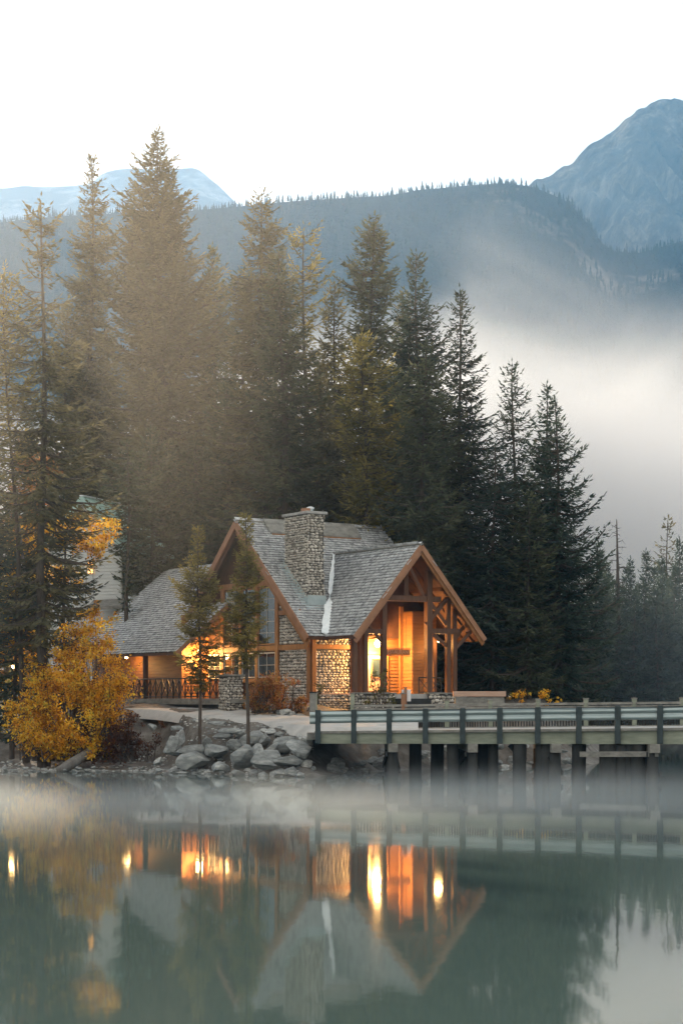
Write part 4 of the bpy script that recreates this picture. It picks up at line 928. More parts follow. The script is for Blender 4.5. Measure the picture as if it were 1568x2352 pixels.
# railing of twisted iron branches in front of the annex porch
def x_rail(name, p, q, h, n, parent, rr=.042, rail=.04):
    """panel of crossed round members between top and bottom bars"""
    p = Vector(p); q = Vector(q); mb = MB(); U = Vector((0,0,h)); rg = random.Random(n)
    mb.tube([p+U, q+U], rail, 6); mb.tube([p+Vector((0,0,.10)), q+Vector((0,0,.10))], rail*.8, 6)
    for i in range(n+1):
        a = p.lerp(q, i/n); mb.tube([a, a+U], rr*1.1, 6)
        if i < n:
            b = p.lerp(q, (i+1)/n); m = (a+b)/2
            mb.tube([a+Vector((0,0,.12)), m+U*.5+Vector((0,0,rg.uniform(-.05,.05))), b+U*.97], rr*.8, 5); mb.tube([b+Vector((0,0,.12)), m+U*.5, a+U*.97], rr*.8, 5)
    return mb.build(name, M['iron'], parent)
for i in range(4):
    b0 = -4.4-i*3.1; x_rail('railing', Lc(-3.1,b0,4.02), Lc(-3.1,b0-3.1,4.02), 1.22, 4, lodge)
x_rail('railing', Lc(6.0,2.55,4.28), Lc(7.6,2.55,4.28), .95, 2, lodge, .03)
# stone pillar at the porch corner
mb = MB(); lbox(mb, -3.35, -2.35, -4.35, -3.35, 2.9, 5.30); pil = mb.build('stone_pillar', M['mortar'], lodge)
cobbles('cobbles', Lc(-3.35,-4.35,3.0), VB, (0,0,1), 1.0, 2.25, pil, 51, .20, .07); cobbles('cobbles', Lc(-3.35,-3.35,3.0), UA, (0,0,1), 1.0, 2.25, pil, 52, .20, .07)
mb = MB(); lbox(mb, -3.48, -2.22, -4.48, -3.22, 5.30, 5.42); mb.build('pillar_cap', M['wood_grey'], pil, bevel=.02)
for k in range(3):
    mb = MB(); lbox(mb, -2.3, -.6, -3.2-.0, -2.9+.3*(3-k), 3.0+.0, 3.25+.25*k); mb.build('step', M['concrete'], lodge)

# --- low garden walls, bench box in front of the porch
def low_wall(a0, a1, b, z0, z1, lab, seed):
    e = empty('stone_wall', Lc((a0+a1)/2, b, z0), lab, 'stone wall')
    mb = MB(); lbox(mb, a0+.04, a1-.04, b-.4, b, z0, z1); mb.build('wall_core', M['mortar'], e)
    cobbles('cobbles', Lc(a0,b,z0), UA, (0,0,1), a1-a0, z1-z0, e, seed, .22, .08); cobbles('cobbles', Lc(a0+.04,b-.4,z0), VB, (0,0,1), .4, z1-z0, e, seed+1, .2, .06)
    mb = MB(); lbox(mb, a0-.06, a1+.06, b-.48, b+.08, z1, z1+.08); mb.build('coping', M['wood_grey'], e, bevel=.015)
low_wall(1.35, 3.95, 3.1, 3.1, 4.28, 'low cobbled wall left of the porch entry under the sapling shrub', 61)
low_wall(6.35, 8.55, 3.1, 3.1, 4.28, 'low cobbled wall right of the porch entry beside the timber bench', 63)
for k in range(3):
    mb = MB(); lbox(mb, 4.1, 6.2, 2.9, 3.2+.33*(3-k), 2.9, 3.45+.28*k); o = mb.build('entry_step', M['wood_black'], lodge)
bench = empty('timber_bench', W(1098,1618,104), 'long pale new timber bench box beside the low cobbled wall', 'bench')
d = 104.5; x0, x1 = X(1040,d), X(1160,d)
MB().box(x0+.1, x1-.1, d-.35, d+.45, Z(1622,d), Z(1601,d)).build('bench_side', M['wood_grey'], bench, bevel=.02)
for k in range(3): MB().box(x0, x1, d-.40+k*.31, d-.40+k*.31+.29, Z(1600,d), Z(1588,d)).build('bench_plank', M['wood_pale'], bench, bevel=.015)

# ------------------------------------------------------------------ white building behind, left
wb = empty('white_house', W(262,1400,132), 'white clapboard house with pale green metal roof behind the trees', 'house')
d = 132
UW = Vector((.93, -.36, 0)); VW = Vector((.36, .93, 0)); O2 = Vector((X(196,d), d, 0))
def Wc(a, b, z): return O2+UW*a+VW*b+Vector((0,0,z))          # a across the gable to the right, b along the ridge, away
zr2 = Z(1142,d); HW_ = 3.5; ze2 = zr2-3.9; zb2 = 5.0
for s_ in (1, -1):
    mr = MB().slab([Wc(0,-.5,zr2), Wc(s_*HW_,-.5,ze2), Wc(s_*HW_,7.5,ze2), Wc(0,7.5,zr2)], Vector((0,0,1)), .16).build('metal_roof', M['metal_green'], wb)
    sm = MB()
    for i in range(16): sm.bar(Wc(0,-.45+i*.52,zr2+.03), Wc(s_*HW_,-.45+i*.52,ze2+.03), .04, .06)
    sm.build('roof_seams', M['metal_green'], mr)
    MB().bar(Wc(0,-.53,zr2-.14), Wc(s_*HW_,-.53,ze2-.14), .06, .34).build('rake_trim', M['metal_green'], wb)
MB().bar(Wc(0,-.55,zr2+.06), Wc(0,7.5,zr2+.06), .3, .08).build('ridge_cap', M['white_flash'], wb)
G2 = 2.95; zc2 = ze2+.45
prf = [(-G2,zb2),(G2,zb2),(G2,zc2),(0,zr2-.2),(-G2,zc2)]
mb = MB(); mb.add([Wc(a,.0,z) for a, z in prf]+[Wc(a,7,z) for a, z in prf], [tuple(range(5)), tuple(reversed(range(5,10)))]+[(i,5+i,5+(i+1)%5,(i+1)%5) for i in range(5)])
ww = mb.build('wall', M['siding_white'], wb)
clapboards('clapboards', Wc(-G2,0,zb2), UW, 2*G2, zr2-.3-zb2, ww, 'siding_white', .24, clip=[(0,0),(2*G2,0),(2*G2,zc2-zb2),(G2,zr2-.25-zb2),(0,zc2-zb2)])
clapboards('clapboards', Wc(G2,0,zb2), VW, 7, zc2-zb2, ww, 'siding_white', .24)
window(Wc(.25,-.05,Z(1318,d)), ww, 'lit_glass', 'muntin', 2, 3, w=.5, h=.9, A=UW)
for a in (-G2, G2): MB().bar(Wc(a,-.04,zb2), Wc(a,-.04,zc2), .16, .12, up=(1,0,0)).build('corner_board', M['siding_white'], ww)
mb = MB(); mb.box(G2+.03, G2+3.0, 2.5, 5.5, zb2, zc2-2.3, fr=Wc); lw = mb.build('side_wing', M['siding_white'], wb)
clapboards('clapboards', Wc(G2+.05,2.5,zb2), UW, 2.9, zc2-2.4-zb2, lw, 'siding_white', .24)
# grey porch roof slab joining it to the annex
MB().slab([W(200,1394,129.5), W(282,1390,128.6), W(300,1374,130.6), W(215,1378,131)], Vector((0,0,1)), .25).build('lean_to_roof', M['wood_grey'], wb)
MB().slab([W(290,1378,128), W(325,1378,128), W(322,1366,131), W(296,1366,131)], Vector((0,0,1)), .3).build('lean_to_roof', M['white_flash'], wb)
# lamps among the trees on the far left
lamp(W(32,1530,107), None, .12, 50, own='glowing lamp low between the dark trunks at far left')
lamp(W(10,1322,112), None, .06, 8, own='tiny lamp high among the branches at the left edge')
mb = MB()
for px, py, dd in ((32,1530,107),):
    p = W(px, py, dd); e = empty('lamp_post', (p.x, p.y+.12, gz(p.x, p.y+.12)), 'thin dark pole carrying the low lamp at far left', 'lamp post')
    MB().tube([(p.x, p.y+.15, gz(p.x, p.y)-.2), (p.x, p.y+.15, p.z+.35)], [.05, .04], 8).build('pole', M['iron'], e); MB().tube([(p.x, p.y+.15, p.z+.33), (p.x, p.y, p.z+.36)], .025, 6).build('arm', M['iron'], e)
# ------------------------------------------------------------------ road
t_road = NT('road')
RP_top = [(282,1617,119.5),(330,1619,117),(400,1621,114.5),(514,1627,108.8),(616,1640,104.8),(713,1649,102.6),(800,1655,101),(880,1662,99.6),(960,1664,98.5)]
RP_bot = [(270,1634,112),(360,1640,108.5),(440,1651,105),(500,1656,103),(548,1661,101.6),(640,1671,99),(715,1680,96.4),(760,1680,95.9),(960,1680,95.4)]
def rs(P, n=60):
    a = np.array([tuple(W(*p)) for p in P]); s = np.linspace(0, 1, len(P)); q = np.linspace(0, 1, n); return np.stack([np.interp(q, s, a[:, k]) for k in range(3)], -1)
A_, B_ = rs(RP_bot), rs(RP_top); V = []; nr = 10
for i in range(60):
    for j in range(nr):
        f = j/(nr-1); p = A_[i]*(1-f)+B_[i]*f; lift = .16 if 0 < j < nr-1 else -.35
        V.append((p[0], p[1], p[2]+lift))
Q = [(i*nr+j, (i+1)*nr+j, (i+1)*nr+j+1, i*nr+j+1) for i in range(59) for j in range(nr-1)]
o = link_mesh('road', np_mesh('road', V, np.array(Q)), M['road']); o['kind'] = 'structure'

# ------------------------------------------------------------------ bridge
NPX = [730,812,893,976,1061,1146,1233,1327,1416,1513,1612]         # near side posts, by picture column
def dn(px): return 94.0+(px-730)*(88.0-94.0)/(1568-730)              # near edge depth
def near(px, py): return W(px, py, dn(px))
def yl(px, a, b): return a+(b-a)*(px-730)/(1568-730)
bridge = empty('timber_bridge', near(1150,1709), 'timber road bridge on dark piles with a steel guardrail over the water', 'bridge')
XE = 1760
def Bp(px, z, dy): p = W(px, 1600, dn(px)); return Vector((p.x, p.y+dy, z))
def zd(px): return Z(yl(px,1679.5,1671.5), dn(px))     # deck top
def zbot(px): return Z(yl(px,1708,1709.5), dn(px))
BW = 7.6
def strip(mb, px0, px1, y0, y1, z0f, z1f, n=1):
    for i in range(n):
        a = px0+(px1-px0)*i/n; b = px0+(px1-px0)*(i+1)/n
        pa, pb = Bp(a, 0, 0), Bp(b, 0, 0)
        q = [(pa.x,pa.y+y0,z0f(a)),(pb.x,pb.y+y0,z0f(b)),(pb.x,pb.y+y1,z0f(b)),(pa.x,pa.y+y1,z0f(a)),(pa.x,pa.y+y0,z1f(a)),(pb.x,pb.y+y0,z1f(b)),(pb.x,pb.y+y1,z1f(b)),(pa.x,pa.y+y1,z1f(a))]
        mb.hexa(q)
    return mb
strip(MB(), 724, XE, .16, BW-.16, lambda p: zd(p)-.22, lambda p: zd(p)-.03).build('deck', M['concrete'], bridge)
strip(MB(), 722, XE, -.04, .14, lambda p: zd(p)-.13, lambda p: zd(p)).build('kerb_timber', M['wood_grey'], bridge, bevel=.01)
strip(MB(), 722, XE, BW-.14, BW+.04, lambda p: zd(p)-.13, lambda p: zd(p)+.02).build('kerb_timber', M['wood_grey'], bridge)
for i in range(len(NPX)-1):
    strip(MB(), NPX[i]+.5, NPX[i+1]-.5, .0, .09, zbot, lambda p: zd(p)-.135).build('fascia_board', M['wood_fascia'], bridge, bevel=.01)
strip(MB(), 722, XE, BW-.09, BW, zbot, lambda p: zd(p)-.135).build('fascia_board', M['wood_fascia'], bridge)
for k in range(5): strip(MB(), 728, XE, .9+k*1.3, 1.15+k*1.3, lambda p: zbot(p)+.02, lambda p: zd(p)-.225).build('girder', M['wood_black'], bridge)
def ytop(px): return yl(px,1632,1621)
for px in NPX[:-1]:
    p = Bp(px, 0, 0); w = .135
    MB().box(p.x-w, p.x+w, p.y-.27, p.y-.05, zbot(px)+.02, Z(ytop(px)-1.5, dn(px))).build('guardrail_post', M['post_steel'], bridge, bevel=.02)
# W-beam guardrail: real corrugated profile swept along the posts
prof = [(.0,.00),(.02,-.045),(.075,-.085),(.13,-.085),(.17,-.045),(.20,-.01),(.235,-.01),(.265,-.045),(.30,-.085),(.36,-.085),(.41,-.045),(.43,.0)]
def wbeam(px0, px1, ztf, yo, name, h=.56, mat='guardrail', flip=1, par=None, hz=None):
    n = max(2, int((px1-px0)/40)); V = []; k = len(prof)
    for i in range(n+1):
        px = px0+(px1-px0)*i/n; p = Bp(px, 0, yo)
        for zz, yy in prof: V.append((p.x, p.y+yy*1.2*flip, ztf(px)-zz*h/.43))
        for zz, yy in reversed(prof): V.append((p.x, p.y+yy*1.2*flip+.012, ztf(px)-zz*h/.43))
    K = 2*k; Q = [(i*K+j, i*K+(j+1) % K, (i+1)*K+(j+1) % K, (i+1)*K+j) for i in range(n) for j in range(K)]
    V = np.array(V)-np.array(bridge.location); return link_mesh(name, np_mesh(name, V, np.array(Q)), M[mat], bridge)
ztr = lambda px: Z(ytop(px)+2.5, dn(px))
for i in range(len(NPX)-1): wbeam(NPX[i]+5.5, NPX[i+1]-5.5, ztr, -.04, 'guardrail_beam', .60)
wbeam(711, NPX[0]-5.5, lambda px: ztr(px)-.02, .02, 'guardrail_end', .62)
strip(MB(), 728, XE, -.01, .05, lambda p: ztr(p)-.012, lambda p: ztr(p)+.035).build('guardrail_cap', M['post_steel'], bridge)
# left end blocking and bearing
MB().box(X(705,95.2), X(729,95.2), 94.9, 96.4, Z(1699,95), Z(1683,95)).build('end_beam', M['wood_grey'], bridge)
# far rail: timber posts, top rail, baluster panels, far guardrail
FPX = [722,809,926,1026,1126,1235,1345,1456,1566,1680]
def df(px): return dn(px)+BW
def fp_(px, py, off=0): d = 94.0+BW+(px-730)*(-6.0)/(838); d += off; return W(px, py, d)
def fy(px): return 1622.5-(px-730)*8.5/838
far_ = lambda px, py: fp_(px, py)
for i, px in enumerate(FPX):
    p = fp_(px, fy(px)); h0 = {0:1591, 1:1592, 2:1592}.get(i, fy(px)-12)
    zt_ = fp_(px, h0).z; w = .20 if i else .26
    MB().box(p.x-w/2-.02, p.x+w/2+.02, p.y, p.y+.22, fp_(px,1676).z-.3, zt_-.04).build('railing_post', M['wood_fascia' if i != 2 else 'wood_trim'], bridge, bevel=.012)
    MB().box(p.x-w/2-.05, p.x+w/2+.05, p.y-.03, p.y+.25, zt_-.04, zt_+.02).build('post_cap', M['wood_grey'], bridge)
for i in range(len(FPX)-1):
    a, b = FPX[i], FPX[i+1]
    if i >= 1:
        MB().bar(fp_(a+3,fy(a)), fp_(b-3,fy(b)), .14, .13, up=(0,0,1)).build('top_rail', M['wood_grey'], bridge, bevel=.01)
        MB().bar(fp_(a+3,fy(a)+8), fp_(b-3,fy(b)+8), .05, .14, up=(0,0,1)).build('mid_rail', M['wood_grey'], bridge)
        mb = MB(); nb = 17
        for k in range(1, nb):
            px = a+(b-a)*k/nb; q = fp_(px, fy(px)+6); mb.box(q.x-.035, q.x+.035, q.y+.08, q.y+.12, fp_(px,1674).z, q.z)
        mb.build('baluster_panel', M['wood_black'], bridge)
# piles and bents
rngb = random.Random(3)
for bpx in (902, 1084, 1275, 1500, 1668):
    zc = zbot(bpx)
    p = Bp(bpx, 0, 0)
    MB().box(p.x-.24, p.x+.24, p.y-.45, p.y+BW+.4, zc-.42, zc+.01).build('pile_cap', M['wood_grey'], bridge, bevel=.02)
    ya = [.1, 1.3, 2.6, 3.9, 5.2, 6.4, BW-.1]
    for y in ya:
        r = rngb.uniform(.25, .33); xx = p.x+rngb.uniform(-.05,.05)
        MB().tube([(xx+rngb.uniform(-.06,.06), p.y+y, -2.2), (xx, p.y+y, zc-.42)], [r*1.05, r*.95], 12).build('pile', M['wood_black'], bridge, True)
    for s_ in (-1, 1):
        MB().bar((p.x+s_*.33, p.y-.1 if s_ > 0 else p.y+BW, .35), (p.x+s_*.33, p.y+BW if s_ > 0 else p.y-.1, zc-.5), .08, .26).build('cross_brace', M['wood_black'], bridge)
# longitudinal bracing and fender piles
for a, b in ((1175, 1205), (1395, 1425)):
    MB().bar(Bp(a, 1.7, 1.2), Bp(b+6, .9, 1.2), .10, .28).build('cross_brace', M['wood_black'], bridge)
for px, y in ((958,2.5),(1015,4.5),(1040,.6),(1115,1.9),(1135,.8),(1195,.4),(1205,3.),(1243,.5),(1258,.5),(1330,.6),(1350,3.4),(1390,.4),(1402,.4),(1416,1.0),(1430,.4),(1449,.5),(1467,.4),(1484,.9),(1440,2.8),(1462,3.1)):
    p = Bp(px, 0, y); r = rngb.uniform(.28, .42)
    MB().tube([(p.x+rngb.uniform(-.1,.1), p.y, -2.2), (p.x, p.y, zbot(px)-.02)], [r, r*.93], 12).build('pile', M['wood_black'], bridge, True)
MB().bar(Bp(1330, 1.28, -.1), Bp(1510, 1.33, -.1), .12, .26).build('waler', M['wood_grey'], bridge)

# yellow marker post on the deck
p = Bp(1350, 0, 4.2); e = empty('marker_post', (p.x, p.y, zd(1350)-.03), 'short yellow marker post on the bridge deck seen under the guardrail', 'marker post')
MB().tube([(p.x,p.y,zd(1350)-.03), (p.x,p.y,zd(1350)+.72)], .07, 10).build('post', M['yellow_paint'], e); MB().tube([(p.x,p.y,zd(1350)+.72), (p.x,p.y,zd(1350)+.76)], .08, 10).build('cap', M['white_paint'], e)
# white sign on the far rail post
d = 101.0-.25; e = empty('notice_sign', W(931,1640,d), 'blank white notice board fixed to a timber post of the bridge rail', 'sign')
MB().box(X(922,d), X(943,d), d-.05, d, Z(1611,d), Z(1584,d)).build('sign_board', M['white_paint'], e, bevel=.01)
MB().box(X(927,d), X(934,d), d-.17, d-.055, Z(1640,d), Z(1578,d)).build('sign_post', M['wood_trim'], e)
# guardrail stub pole by the left end
d = 97.5; e = empty('bollard', W(717,1650,d), 'short dark leaning wooden bollard at the left end of the bridge', 'bollard')
MB().box(X(711,d), X(726,d), d, d+.3, Z(1650,d), Z(1592,d)).build('bollard_body', M['wood_grey'], e, bevel=.02); MB().box(X(710,d), X(727,d), d-.03, d+.33, Z(1592,d), Z(1589,d)).build('bollard_cap', M['wood_black'], e)

# ------------------------------------------------------------------ rocks
import bmesh
def rock_mesh(seed, flat=.7, sub=3):
    rng = np.random.RandomState(seed); bm = bmesh.new(); bmesh.ops.create_icosphere(bm, subdivisions=sub, radius=1.0)
    co = np.array([v.co[:] for v in bm.verts]); pl = rng.normal(size=(13, 3)); pl /= np.linalg.norm(pl, axis=1, keepdims=True); off = rng.uniform(.42, .80, 13)
    for n_, o_ in zip(pl, off):
        dd = co@n_-o_; co = co-np.clip(dd, 0, None)[:, None]*n_*.94
    for i, v in enumerate(bm.verts):
        k = mnoise.fractal(Vector(co[i])*2.2+Vector((seed, 0, 0)), 1, 2, 3)*.045
        v.co = Vector(co[i])*(1+k); v.co.z *= flat
    me = bpy.data.meshes.new('boulder'); bm.to_mesh(me); bm.free()
    at = me.attributes.new('tint', 'FLOAT', 'POINT'); at.data.foreach_set('value', np.full(len(me.vertices), rng.uniform(.2, .85), np.float32))
    me.materials.append(M['rock']); return me
t = NT('riprap_rock'); a = t.new('ShaderNodeAttribute', attribute_name='tint')
c = t.ramp(a.outputs['Fac'], [(0,(.14,.147,.145)),(.5,(.28,.292,.287)),(1,(.50,.50,.48))])
st = t.noise(1.6, 6, .65, t.co(1.0, 1.0, 3.2)); c = t.mix(1.0, c, t.ramp(st, [(.30,(.55,.56,.58)),(.5,(1,1,1)),(.72,(1.7,1.65,1.6))]), 'MULTIPLY')
t.bump(t.noise(5, 8, .7), .7, .06); M['rock2'] = t.base(c, .92)
RM = [rock_mesh(900+k, sub=4) for k in range(9)]; RF = [rock_mesh(950+k, .45) for k in range(3)]
for m_ in RM+RF: m_.materials[0] = M['rock2']
def rock(px, py, hw, hh, d, lab, grp, k, rz, name='boulder', cat='boulder'):
    me = (RM[k % 9] if hh > hw*.45 else RF[k % 3]); o = bpy.data.objects.new(name, me); col.objects.link(o)
    s = F/d; o.location = W(px, py, d); fl = .7 if hh > hw*.45 else .45
    o.scale = (hw/s*1.10, (hw+hh)/2/s*1.1, hh/s*1.18/fl); o.rotation_euler = (0, 0, rz); tag(o, lab, cat, grp); return o
BO = [(651,1711,30,23,96.8,'big pale-topped boulder highest beside the bridge end'),(686,1722,34,26,95.3,'broad blue-grey boulder against the dark space under the bridge'),
 (705,1700,20,16,96.6,'rounded boulder right under the end beam'),(686,1697,13,12,97,'small square boulder between two big ones below the end beam'),
 (580,1696,32,26,98.2,'large rounded boulder below the leaning young tree'),(560,1740,36,28,96.6,'wide slanting boulder at the left of the riprap'),
 (606,1700,18,16,97.6,'dark wedge boulder leaning on the large rounded one'),(620,1752,42,26,95.2,'long flat-faced boulder lying near the water'),
 (664,1748,44,20,94.8,'long smooth slab boulder at the lower right of the riprap'),(630,1722,20,18,96.4,'boulder wedged below the pale-topped one'),
 (594,1725,16,20,96.8,'narrow upright boulder in the middle of the riprap'),(702,1752,20,14,95.2,'low dark boulder under the bridge end at the waterline'),
 (618,1681,15,9,98.6,'small block under the road edge'),(640,1686,14,9,98.2,'pale chip block under the road edge'),
 (528,1678,30,10,99.4,'flat pale green slab on top of the bank'),(510,1690,26,9,99.3,'thin tilted slab beside the flat pale one'),(552,1684,22,9,99.2,'flat slab at the foot of the leaning young tree'),
 (500,1660,22,6,101,'thin flat slab by the road edge'),(478,1704,12,12,99.3,'small rounded boulder below the golden larch'),
 (412,1698,16,26,99.8,'tall leaning slab in the bank left of the golden larch'),(404,1672,20,8,100.6,'flat slab atop the leaning one'),
 (364,1749,10,11,99.3,'small pale pointed boulder standing on the shore'),(450,1745,54,24,98.2,'dark layered ledge of rock in the bank'),(505,1760,40,18,97.4,'low dark ledge rock left of the riprap'),
 (440,1722,40,18,98.8,'dark rough rock face of the bank'),(395,1720,22,26,99.5,'grey earth-covered boulder in the bank'),(490,1725,34,24,98.2,'brown-grey earth-covered rock in mid bank'),
 (545,1712,24,16,98.2,'boulder behind the wide slanting one'),
 (350,1600+70,18,8,102,'small stone shelf near the dark bush'),
 (655,1635,18,12,103.2,'dark blue-grey boulder in the flower bed beside the shrub'),(672,1640,14,7,103,'low stone at the edge of the road verge'),(690,1644,14,7,102.8,'small stone at the end of the flower bed'),(640,1638,9,7,103.4,'little dark stone left of the flower bed boulder')]
for i, (px, py, hw, hh, d, lab) in enumerate(BO): rock(px, py, hw, hh, d, lab, 'boulders of the bank', i*5+1, i*1.3)
rngf = np.random.RandomState(77); FILL = []
for i in range(56):
    px = rngf.uniform(395, 900); d = np.interp(px, [395, 600, 735, 900], [98.8, 95.6, 94.9, 101.6])+rngf.uniform(0, 3.0)
    FILL.append((px, d, rngf.uniform(5, 14)*(1.5 if px > 740 else 1)))
FILL.sort()
for i, (px, d, r) in enumerate(FILL):
    x = X(px, d); z = gz(x, d); rock(px, HZ+(CAMZ-z)*F/d-r*.35, r, r*.7, d, '%s small filler stone from the left among the riprap boulders' % ordn(i+1), 'small stones wedged in the riprap', i*4+3, i*2.1, 'stone', 'stone')
SHR = [(545,1776,22,8,95.6),(578,1775,16,9,95.2),(605,1778,18,8,94.9),(640,1776,28,11,94.4),(668,1772,20,12,94.2),(690,1779,20,8,94),(365,1769,9,6,98.3),(420,1774,16,3,97.6),(380,1776,14,3,98.2),(430,1762,10,3,98.5),(328,1764,7,5,99.6),
       (182,1765,10,5,100.4),(200,1768,12,4,100.2),(215,1763,9,4,100.6),(172,1771,12,4,100.0),(225,1770,10,4,100.1),(60,1765,10,4,100.6),(30,1768,12,3,100.5),(75,1770,10,3,100.4),(300,1766,8,3,99.7),(45,1760,6,4,101),(480,1778,10,3,96.9),(510,1774,8,5,96.6),
       (245,1770,6,2,100.2),(150,1768,8,3,100.6),(12,1768,9,4,100.8),(340,1774,7,3,98.9)]
SHR.sort()
for i, (px, py, hw, hh, d) in enumerate(SHR): rock(px, py, hw, hh, d, '%s stone from the left along the waterline of the lake shore' % ordn(i+1), 'stones along the waterline', i*7, i*.9, 'stone', 'stone')
rng = np.random.RandomState(8)
for i in range(46):
    px = 950+(i+rng.uniform(-.4, .4))*395/46; d = np.interp(px, [950, 1350], [102.6, 107.5])+rng.uniform(-.8, 2.6); py = HZ+(CAMZ-rng.uniform(.0, 1.5))*F/d
    r = rng.uniform(8, 22); rock(px, py, r, r*.62, d, '%s rock from the left on the bank seen between the bridge piles' % ordn(i+1), 'rocks behind the bridge piles', i*3+2, i*1.1)
rng = np.random.RandomState(9); V = []; 
# scattered pebbles of the beach: nobody could count them
mbp = MB(); PV = []; PQ = []; n0 = 0; PT = []
for i in range(2600):
    x = rng.uniform(-22, -1.5); y = rng.uniform(94, 106); sd_ = float(shore_sd(np.array([x]), np.array([y]))[0])
    if sd_ < -.6: continue
    z = gz(x, y); r = rng.uniform(.02, .10)*(1 if rng.rand() < .9 else 1.8); a = rng.uniform(0, 6.28)
    for k, (rr, hh) in enumerate(((1, -.2), (.8, .35), (.35, .55))):
        for j in range(5):
            th = a+j*2*math.pi/5; PV.append((x+math.cos(th)*r*rr*1.3, y+math.sin(th)*r*rr, z+hh*r))
        if k < 2:
            for j in range(5): PQ.append((n0+k*5+j, n0+k*5+(j+1) % 5, n0+(k+1)*5+(j+1) % 5, n0+(k+1)*5+j))
    PQ.append((n0+10, n0+11, n0+12, n0+13)); n0 += 15; PT += [rng.uniform(0, 1)]*15
o = link_mesh('beach_gravel', np_mesh('beach_gravel', PV, np.array(PQ), PT, smooth=True), M['rock2']); tag(o, 'scattered gravel and pebbles on the bank and shore', 'gravel', kind='stuff')
# driftwood log
lg = MB().tube([W(135,1771,100.6), W(160,1757,101), W(190,1738,101.5), W(222,1714,102.2)], [.22,.30,.27,.17], 12).build('log', M['bark_pale'], None, True); tag(lg, 'thick grey driftwood log leaning on the shore under the yellow bush', 'log')
# ------------------------------------------------------------------ air: haze and mist
def volume_box(name, x0, x1, y0, y1, z0, z1, mat, label=None, cat=None):
    mb = MB(); mb.box(x0, x1, y0, y1, z0, z1); o = mb.build(name, mat); o['kind'] = 'stuff'
    if label: o['label'] = label; o['category'] = cat
    return o
def vol_mat(name, color, dens, aniso):
    t = NT(name); t.n.remove(t.b); v = t.new('ShaderNodeVolumePrincipled'); v.inputs['Color'].default_value = (*color, 1)
    v.inputs['Density'].default_value = dens if isinstance(dens, float) else 0; v.inputs['Anisotropy'].default_value = aniso
    t.l.new(v.outputs[0], t.out.inputs['Volume']); t.v = v; return t
HAZE = vol_mat('pale_air', (.27,.59,1.0), .00008, .25)
volume_box('haze', -4200, 4200, -45, 7600, -6, 1950, HAZE.m)
# fog bank over the valley behind the grove
t = vol_mat('fog_bank', (.86,.855,.86), 0, .0)
co = t.co(1, 1, 1); sep = t.new('ShaderNodeSeparateXYZ'); t.l.new(co, sep.inputs[0])
n = t.noise(.016, 6, .58, t.co(.8, .8, 1.1), .7); 
top = t.math('SUBTRACT', 152.0, t.math('MULTIPLY', t.math('ABSOLUTE', t.math('SUBTRACT', sep.outputs['X'], 35.0)), .36))         # the bank sinks to the right
hgt = t.math('SUBTRACT', top, sep.outputs['Z'])
a = t.math('ADD', t.math('MULTIPLY', hgt, 1/70.), t.math('MULTIPLY', t.math('SUBTRACT', n, .5), 1.25))
d = t.math('MULTIPLY', t.math('POWER', t.math('MULTIPLY', t.math('SUBTRACT', a, .30), 1.0, True), 1.3), .060)
t.l.new(d, t.v.inputs['Density'])
volume_box('fog_bank', -420, 420, 480, 760, 6, 230, t.m, 'white fog bank lying in the valley behind the trees', 'fog')
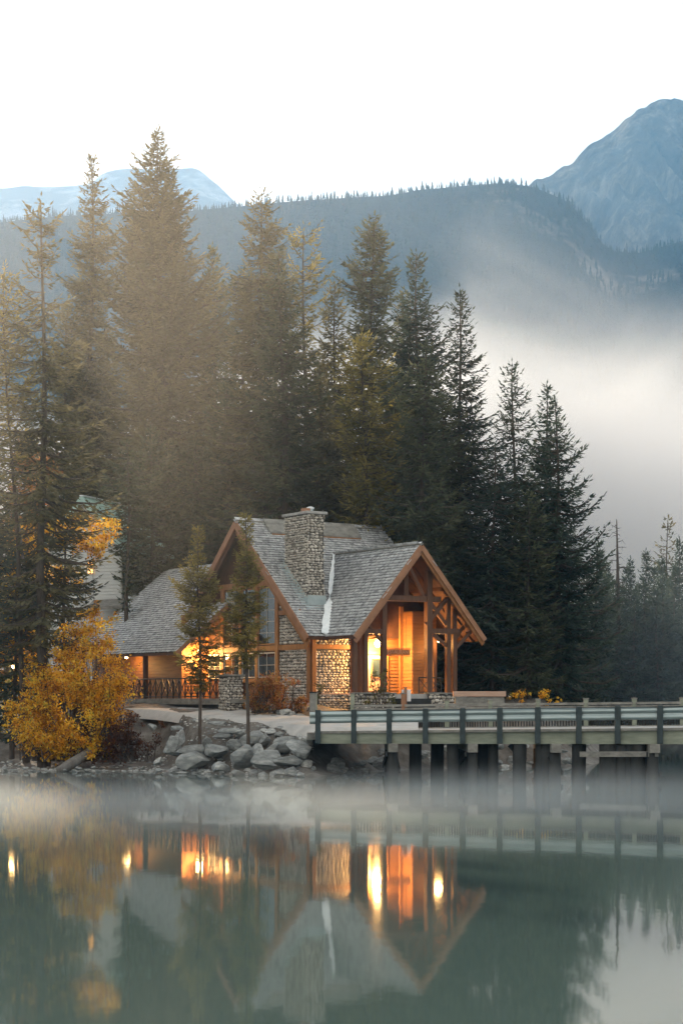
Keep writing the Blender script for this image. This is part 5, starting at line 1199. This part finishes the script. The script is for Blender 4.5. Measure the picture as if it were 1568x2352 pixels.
# thin mist lying on the water
t = vol_mat('water_mist', (.95,.97,.98), 0, .2)
sep = t.new('ShaderNodeSeparateXYZ'); t.l.new(t.co(), sep.inputs[0])
n = t.noise(.10, 3, .5, t.co(.5, 1.0, 2.0))
edge = t.math('MULTIPLY', t.math('MULTIPLY', t.math('SUBTRACT', sep.outputs['Y'], 50), 1/14., True), t.math('MULTIPLY', t.math('SUBTRACT', 90, sep.outputs['Y']), 1/10., True))
zf = t.math('MULTIPLY', t.math('SUBTRACT', 1.15, sep.outputs['Z']), 1/1.1, True)
d = t.math('MULTIPLY', t.math('MULTIPLY', t.math('MULTIPLY', edge, zf), t.math('MULTIPLY', t.math('SUBTRACT', n, .30), 2.4, True)), .040)
t.l.new(d, t.v.inputs['Density'])
volume_box('water_mist', -16, 22, 50, 92, .03, 1.15, t.m, 'thin white mist lying on the still lake water', 'mist')
# sunlit mist drifting among the trees at the left
t = vol_mat('sunlit_mist', (1.0,.90,.76), 0, .45)
c = t.new('ShaderNodeVectorMath', operation='SUBTRACT'); t.l.new(t.co(), c.inputs[0]); c.inputs[1].default_value = (-19, 91, 30)
mp = t.new('ShaderNodeVectorMath', operation='MULTIPLY'); t.l.new(c.outputs[0], mp.inputs[0]); mp.inputs[1].default_value = (1/40., 1/17., 1/28.)
ln = t.new('ShaderNodeVectorMath', operation='LENGTH'); t.l.new(mp.outputs[0], ln.inputs[0])
f = t.math('SUBTRACT', 1.0, ln.outputs['Value'], True)
t.l.new(t.math('MULTIPLY', f, .0048), t.v.inputs['Density'])
volume_box('sunlit_mist', -50, 21, 74, 108, 1, 54, t.m, 'warm sunlit mist drifting among the tree tops at left', 'mist')

# thin cold mist among the far trees on the right
t = vol_mat('forest_mist', (.72,.86,1.0), 0, .2)
c = t.new('ShaderNodeVectorMath', operation='SUBTRACT'); t.l.new(t.co(), c.inputs[0]); c.inputs[1].default_value = (34, 140, 7)
mp = t.new('ShaderNodeVectorMath', operation='MULTIPLY'); t.l.new(c.outputs[0], mp.inputs[0]); mp.inputs[1].default_value = (1/26., 1/19., 1/17.)
ln = t.new('ShaderNodeVectorMath', operation='LENGTH'); t.l.new(mp.outputs[0], ln.inputs[0])
f = t.math('SUBTRACT', 1.0, ln.outputs['Value'], True)
t.l.new(t.math('MULTIPLY', t.math('MULTIPLY', f, f), .008), t.v.inputs['Density'])
volume_box('forest_mist', 8, 60, 121, 159, .05, 24, t.m, 'thin cold mist before the wood beyond the water at right', 'mist')
